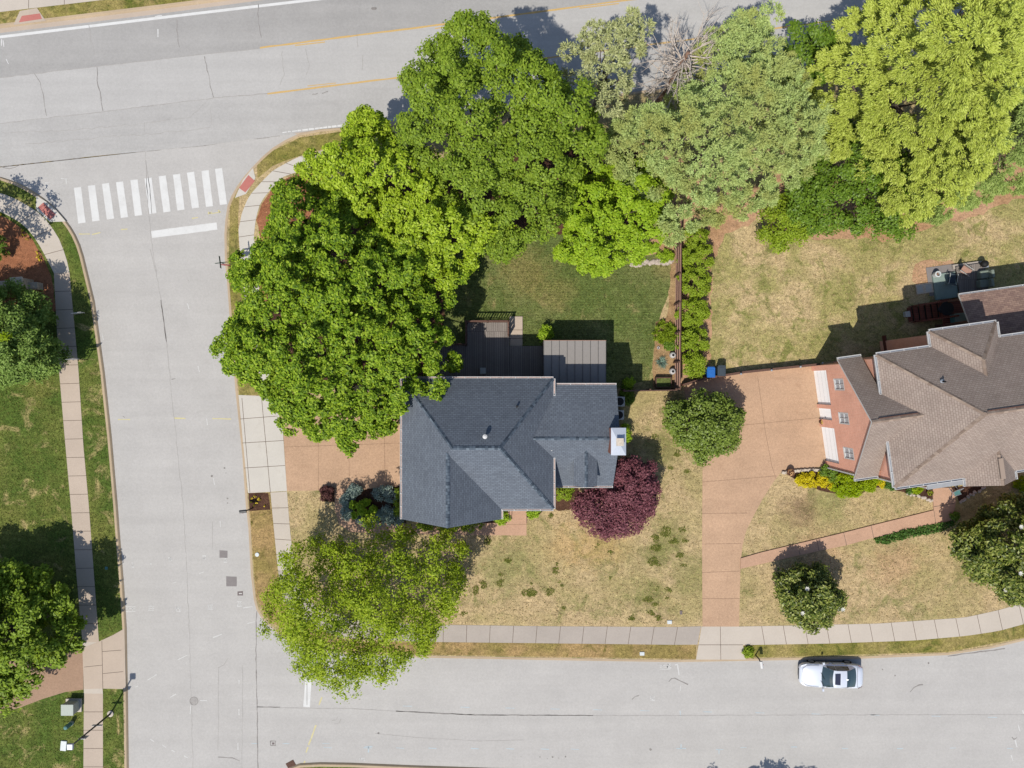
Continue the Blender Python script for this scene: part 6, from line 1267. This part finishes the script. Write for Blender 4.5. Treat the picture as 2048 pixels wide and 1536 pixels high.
def mailbox(px, py, dx, dy, label, mat, out):
    c = P(px, py); t = thing('mailbox', c, label, 'mailbox', 'mailboxes at the kerb'); b = MB(); o = Vector((dx, dy, 0)); b.tube([c, c + Vector((0, 0, .8)), c + o * .5 + Vector((0, 0, 1.05))], [.05, .05, .045], 8); b.build('post', 'dark_metal', t)
    b = MB(); d = Vector(out).normalized(); sd = Vector((-d.y, d.x, 0)); m = c + o * .7 + Vector((0, 0, 1.08)); ring = []
    for e in (-.26, .26):
        ring.append([m + d * e + sd * (.12 * math.cos(a)) + Vector((0, 0, .1 * math.sin(a) + .08 if math.sin(a) > 0 else .0)) for a in [math.pi * k / 8 for k in range(9)]])
    n = 9
    for k in range(n - 1): b.poly([ring[0][k], ring[0][k + 1], ring[1][k + 1], ring[1][k]], 0)
    b.poly(ring[0][::-1], 0); b.poly(ring[1], 0); b.poly([ring[0][0], ring[1][0], ring[1][-1], ring[0][-1]], 0); bx = b.build('box', mat, t)
    b = MB(); b.box((m.x + sd.x * .13, m.y + sd.y * .13, m.z + .12), (.02, .02, .14)); b.build('flag', 'red_paint', t)
mailbox(505, 1016, -.42, -.08, 'dark grey curbside mailbox in the small mulch square', 'dark_metal', (-1, -.1, 0))
mailbox(1511, 1310, .08, -.42, 'black and white curbside mailbox beside the driveway apron', 'white_trim', (.15, -1, 0))
def lid(name, px, py, wx, wy, hgt, mat, label, rot=0.0, round_=False, cat='utility cover', parts=True):
    c = P(px, py); b = MB()
    if round_: b.lathe(c, [(wx / 2, 0), (wx / 2, hgt * .8), (wx / 2 - .02, hgt)], 18)
    else: b.box((c.x, c.y, hgt / 2), (wx, wy, hgt), rot, 0, min(.02, hgt * .4))
    return tag(b.build(name, mat, org=c), label, cat)
lid('utility_cover', 1284, 1307, .36, .28, .07, 'plastic_white', 'white rectangular utility cover in the verge between sidewalk and street')
lid('utility_cover', 1339, 1244, .36, .28, .07, 'plastic_white', 'pale utility cover on the dry lawn above the sidewalk')
lid('utility_cover', 1362, 1225, .2, .3, .05, 'iron_lid', 'small dark meter cover in the lawn near the driveway')
lid('utility_cover', 514.5, 1109, .32, .4, .06, 'plastic_white', 'rounded white utility cover in the verge of the side street', round_=True)
lid('utility_cover', 128, 1491, .46, .76, .09, 'plastic_white', 'large white utility lid in the grass by the brown driveway', R(-5))
lid('utility_cover', 213, 1136, .22, .22, .05, 'teal', 'small teal cover in the shaded verge')
c = P(136, 1419, .8); t = thing('utility_cabinet', (c.x, c.y, 0), 'pale green utility cabinet on a pad in the grass', 'utility cabinet'); b = MB(); b.box((c.x, c.y, .06), (1.2, 1.0, .12)); b.build('pad', 'concrete', t); b = MB(); b.box((c.x, c.y, .5), (.88, .78, .76), 0, 0, .03); b.build('cabinet_body', 'cabinet', t)
b = MB(); b.box((c.x, c.y, .90), (.94, .84, .05), 0, 0, .015); b.build('lid', 'cabinet', t)
c = P(136, 1452, .5); t = thing('utility_pedestal', (c.x, c.y, 0), 'teal cylindrical utility pedestal below the green cabinet', 'utility pedestal'); b = MB(); b.lathe((c.x, c.y, 0), [(.16, 0), (.16, .75), (.13, .85), (.04, .88)], 16); b.build('pedestal_body', 'teal', t, smooth=False); b = MB(); b.lathe((c.x, c.y, 0), [(.175, 0), (.175, .2), (.16, .21)], 16); b.build('collar', 'cabinet', t)
c = P(582, 1530, -.1); t = thing('storm_drain', (c.x, c.y, RZ), 'rusty storm drain grate at the corner kerb', 'drain'); b = MB()
for k in range(7): b.box((c.x + (-.27 + k * .09) * math.cos(.5), c.y + (-.27 + k * .09) * math.sin(.5), RZ + .03), (.05, .5, .03), .5, 0)
b.build('grate', 'rust_grate', t); b = MB(); b.box((c.x, c.y, RZ + .012), (.66, .56, .012), .5); b.build('frame', 'wood_brown', t)
# stone pillar at the corner bed
c = P(40, 567, 1.0); t = thing('stone_pillar', (c.x, c.y, 0), 'pale stone pillar and wall end behind the corner flower bed', 'pillar'); b = MB(); b.box((c.x, c.y, .65), (.8, .75, 1.3), R(4), 0); b.build('pillar_body', 'stone', t); b = MB(); b.box((c.x, c.y, 1.37), (.92, .86, .12), R(4), 0, .03); b.build('cap_stone', 'stone_pale', t)
b = MB(); b.box((c.x - 2.3, c.y - .05, .4), (3.8, .5, .8), R(2)); b.box((c.x + .75, c.y - .1, .35), (.7, .5, .7), R(2)); b.build('wall_end', 'stone', t)

# ------------------------------------------------------------------ car
def car():
    m, nt, b_ = newmat('car_paint', 0.28, 0.5); b_.inputs['Base Color'].default_value = (0.50, 0.52, 0.57, 1); b_.inputs['Metallic'].default_value = 0.25; b_.inputs['Coat Weight'].default_value = 0.6; b_.inputs['Coat Roughness'].default_value = 0.06
    glassy('car_glass', (0.02, 0.035, 0.04, 1), 0.05, 0.9); glassy('lamp_glass', (0.6, 0.62, 0.66, 1), 0.1, 0.7); glassy('tail_red', (0.35, 0.02, 0.03, 1), 0.15, 0.6); flat('tyre', alb(34, 34, 36), 0.85); glassy('sunroof_glass', (0.02, 0.02, 0.035, 1), 0.06, 0.8)
    cx, cy = 24.28, -22.18; rot = math.pi + R(-1.2); co, si = math.cos(rot), math.sin(rot)
    t = thing('parked_car', (cx, cy, RZ), 'silver white sedan car with sunroof parked along the kerb', 'car')
    def w(x, y, z): return (cx + x * co - y * si, cy + x * si + y * co, RZ + z)
    st = [(2.36, .50, .34, .52, .56), (2.27, .70, .26, .62, .67), (2.08, .83, .22, .69, .76), (1.7, .89, .2, .76, .85), (1.2, .91, .2, .82, .92), (.9, .915, .2, .85, .95), (.3, .92, .2, .87, .96), (-.5, .92, .2, .89, .97), (-1.2, .915, .2, .91, .99), (-1.7, .90, .21, .93, 1.04), (-2.0, .87, .24, .93, 1.05), (-2.22, .80, .28, .91, 1.02), (-2.36, .66, .34, .82, .90), (-2.40, .56, .40, .62, .68)]
    prof = []
    for x, hw, zb, zs, zc in st:
        half = [(hw * .86, zb), (hw * .97, zb + .12), (hw, zb + (zs - zb) * .55), (hw * .985, zs - .05), (hw * .93, zs), (hw * .8, lerp(zs, zc, .62)), (hw * .45, lerp(zs, zc, .92)), (0, zc)]
        ring = [(x, y, z) for y, z in half] + [(x, -y, z) for y, z in half[-2::-1]]; prof.append(ring)
    b = MB(); n = len(prof[0])
    b.v = [w(*p) for r in prof for p in r]
    for i in range(len(prof) - 1):
        for k in range(n - 1): b.f.append([i * n + k, i * n + k + 1, (i + 1) * n + k + 1, (i + 1) * n + k]); b.m.append(0); b.uv.append(None)
        b.f.append([i * n + n - 1, i * n, (i + 1) * n, (i + 1) * n + n - 1]); b.m.append(1); b.uv.append(None)
    b.f.append(list(range(n))[::-1]); b.m.append(0); b.uv.append(None); b.f.append([(len(prof) - 1) * n + k for k in range(n)]); b.m.append(0); b.uv.append(None)
    body = b.build('body', ['car_paint', 'black'], t, smooth=True)
    # greenhouse: rows across, from windscreen foot over the roof to the rear glass foot
    rows = [(.84, .94, .76), (.60, 1.14, .71), (.38, 1.32, .66), (.18, 1.415, .62), (-.1, 1.45, .61), (-.5, 1.455, .61), (-.9, 1.42, .61), (-1.2, 1.32, .63), (-1.5, 1.18, .67), (-1.76, 1.05, .71)]
    def gp(i, s): x, z, hw = rows[i]; return (x - .10 * s * s * (1 if i < 4 else -0.6 if i > 6 else 0), hw * s, z - .045 * s * s)
    def panel(i0, i1, s0, s1, mat, name, off=0.0, parent=t):
        b = MB(); ns = 8
        for i in range(i0, i1):
            for k in range(ns):
                a0, a1 = lerp(s0, s1, k / ns), lerp(s0, s1, (k + 1) / ns); q = [gp(i, a0), gp(i, a1), gp(i + 1, a1), gp(i + 1, a0)]; b.poly([w(x, y, z + off) for x, y, z in q[::-1]], 0)
        return b.build(name, mat, parent, smooth=True)
    panel(0, 3, -1, 1, 'car_glass', 'windscreen'); rp = panel(3, 6, -1, 1, 'car_paint', 'roof'); panel(6, 9, -.97, .97, 'car_glass', 'rear_window'); 
    b = MB()
    for a, c2 in ((.02, -.38),):
        b.poly([w(a, -.40, 1.463), w(a, .40, 1.463), w(c2, .42, 1.475), w(c2, -.42, 1.475)][::-1], 0)
    b.build('sunroof', 'sunroof_glass', rp)
    b = MB(); b.poly([w(-.86, -.05, 1.46), w(-.86, .05, 1.46), w(-.98, 0, 1.50)], 0); b.poly([w(-.86, .05, 1.46), w(-.98, .0, 1.44), w(-.98, 0, 1.50)], 0); b.poly([w(-.98, .0, 1.44), w(-.86, -.05, 1.46), w(-.98, 0, 1.50)], 0); b.build('antenna_fin', 'car_paint', rp)
    for s in (-1, 1):
        b = MB(); foot = []
        for i in range(len(rows)):
            x, y, z = gp(i, s); foot.append((x, .83 * s if 0 < i < len(rows) - 1 else y * 1.04, .90 if i < 6 else .95))
        for i in range(len(rows) - 1):
            q = [gp(i, s), gp(i + 1, s), foot[i + 1], foot[i]]; b.poly([w(*p) for p in (q if s > 0 else q[::-1])], 0)
        b.build('side_pillars', 'car_paint', t, smooth=True)
        b = MB()
        for i0, i1 in ((1, 4), (4, 7)):
            top = [gp(i, s) for i in range(i0, i1 + 1)]; 
            for i in range(i0, i1):
                A, Bv, Cf, D = Vector(gp(i, s)), Vector(gp(i + 1, s)), Vector(foot[i + 1]), Vector(foot[i]); e = Vector((0, .012 * s, .004))
                q = [D.lerp(A, .9) + e, Cf.lerp(Bv, .9) + e, Cf.lerp(Bv, .12) + e, D.lerp(A, .12) + e]
                if i == i0: q[0] = q[0].lerp(q[1], .08); q[3] = q[3].lerp(q[2], .08)
                b.poly([w(*p) for p in (q if s > 0 else q[::-1])], 0)
        b.build('side_window', 'car_glass', t)
        b = MB(); mx = .78; pr = [w(mx, s * .90, .93), w(mx, s * 1.08, .93), w(mx - .13, s * 1.10, .93), w(mx - .13, s * .92, .93)]; up_ = [(p[0], p[1], p[2] + .13) for p in pr]
        for i in range(4): j = (i + 1) % 4; b.poly([pr[i], pr[j], up_[j], up_[i]], 0)
        b.poly(up_ if s > 0 else up_[::-1], 0); b.poly(pr[::-1], 0); b.build('mirror', 'car_paint', t)
        b = MB(); b.poly([w(2.30, s * .40, .63), w(2.24, s * .70, .66), w(1.86, s * .86, .77), w(1.93, s * .74, .80), w(2.2, s * .5, .71)] if s < 0 else [w(2.2, s * .5, .71), w(1.93, s * .74, .80), w(1.86, s * .86, .77), w(2.24, s * .70, .66), w(2.30, s * .40, .63)], 0)
        b.build('headlight', 'lamp_glass', t)
        b = MB(); q = [w(-2.0, s * .885, .80), w(-2.0, s * .86, .945), w(-2.26, s * .72, .95), w(-2.34, s * .72, .78)]; b.poly(q if s < 0 else q[::-1], 0); b.build('taillight', 'tail_red', t)
        for x in (.1, -.85): b = MB(); a = w(x, s * .93, .74); b.box((a[0], a[1], a[2]), (.2, .04, .035), rot); b.build('door_handle', 'car_paint', t)
        for x in (1.38, -1.38):
            b = MB(); a = w(x, s * .93, .32); c2 = w(x, s * .72, .32); b.tube([a, c2], .325, 22); wh = b.build('wheel', 'tyre', t); b = MB(); b.tube([w(x, s * .936, .32), w(x, s * .90, .32)], .21, 16); b.build('rim', 'galvanised', wh)
    b = MB(); hood = [(1.02, -.80, .925), (1.5, -.80, .88), (1.95, -.72, .80), (2.16, -.5, .745), (2.2, 0, .745), (2.16, .5, .745), (1.95, .72, .80), (1.5, .80, .88), (1.02, .80, .925)]
    b.tube([w(*p) for p in hood], .011, 5); b.tube([w(-2.02, -.72, 1.03), w(-1.86, -.74, 1.03), w(-1.84, 0, 1.065), w(-1.86, .74, 1.03), w(-2.02, .72, 1.03)], .009, 5); b.build('panel_gap', 'black', t)
    for s in (-1, 1):
        b = MB()
        for x in (.86, -.1, -1.08): b.tube([w(x, s * .93, .30), w(x, s * .935, .6), w(x, s * .915, .86)], .008, 5)
        b.beam(w(1.0, s * .915, .25), w(-1.0, s * .915, .25), .02, .08); b.build('door_seam', 'black', t)
    b = MB(); b.poly([w(2.375, -.42, .40), w(2.375, .42, .40), w(2.35, .42, .56), w(2.35, -.42, .56)]); b.build('front_grille', 'black', t)
    b = MB(); b.poly([w(-2.415, .26, .62), w(-2.415, -.26, .62), w(-2.405, -.26, .75), w(-2.405, .26, .75)]); b.build('number_plate', 'white_trim', t)
    for s in (-.3, .3): b = MB(); b.beam(w(.88, s, .95), w(.68, s + .45, 1.12), .025, .02); b.build('wiper', 'black', t)
car()
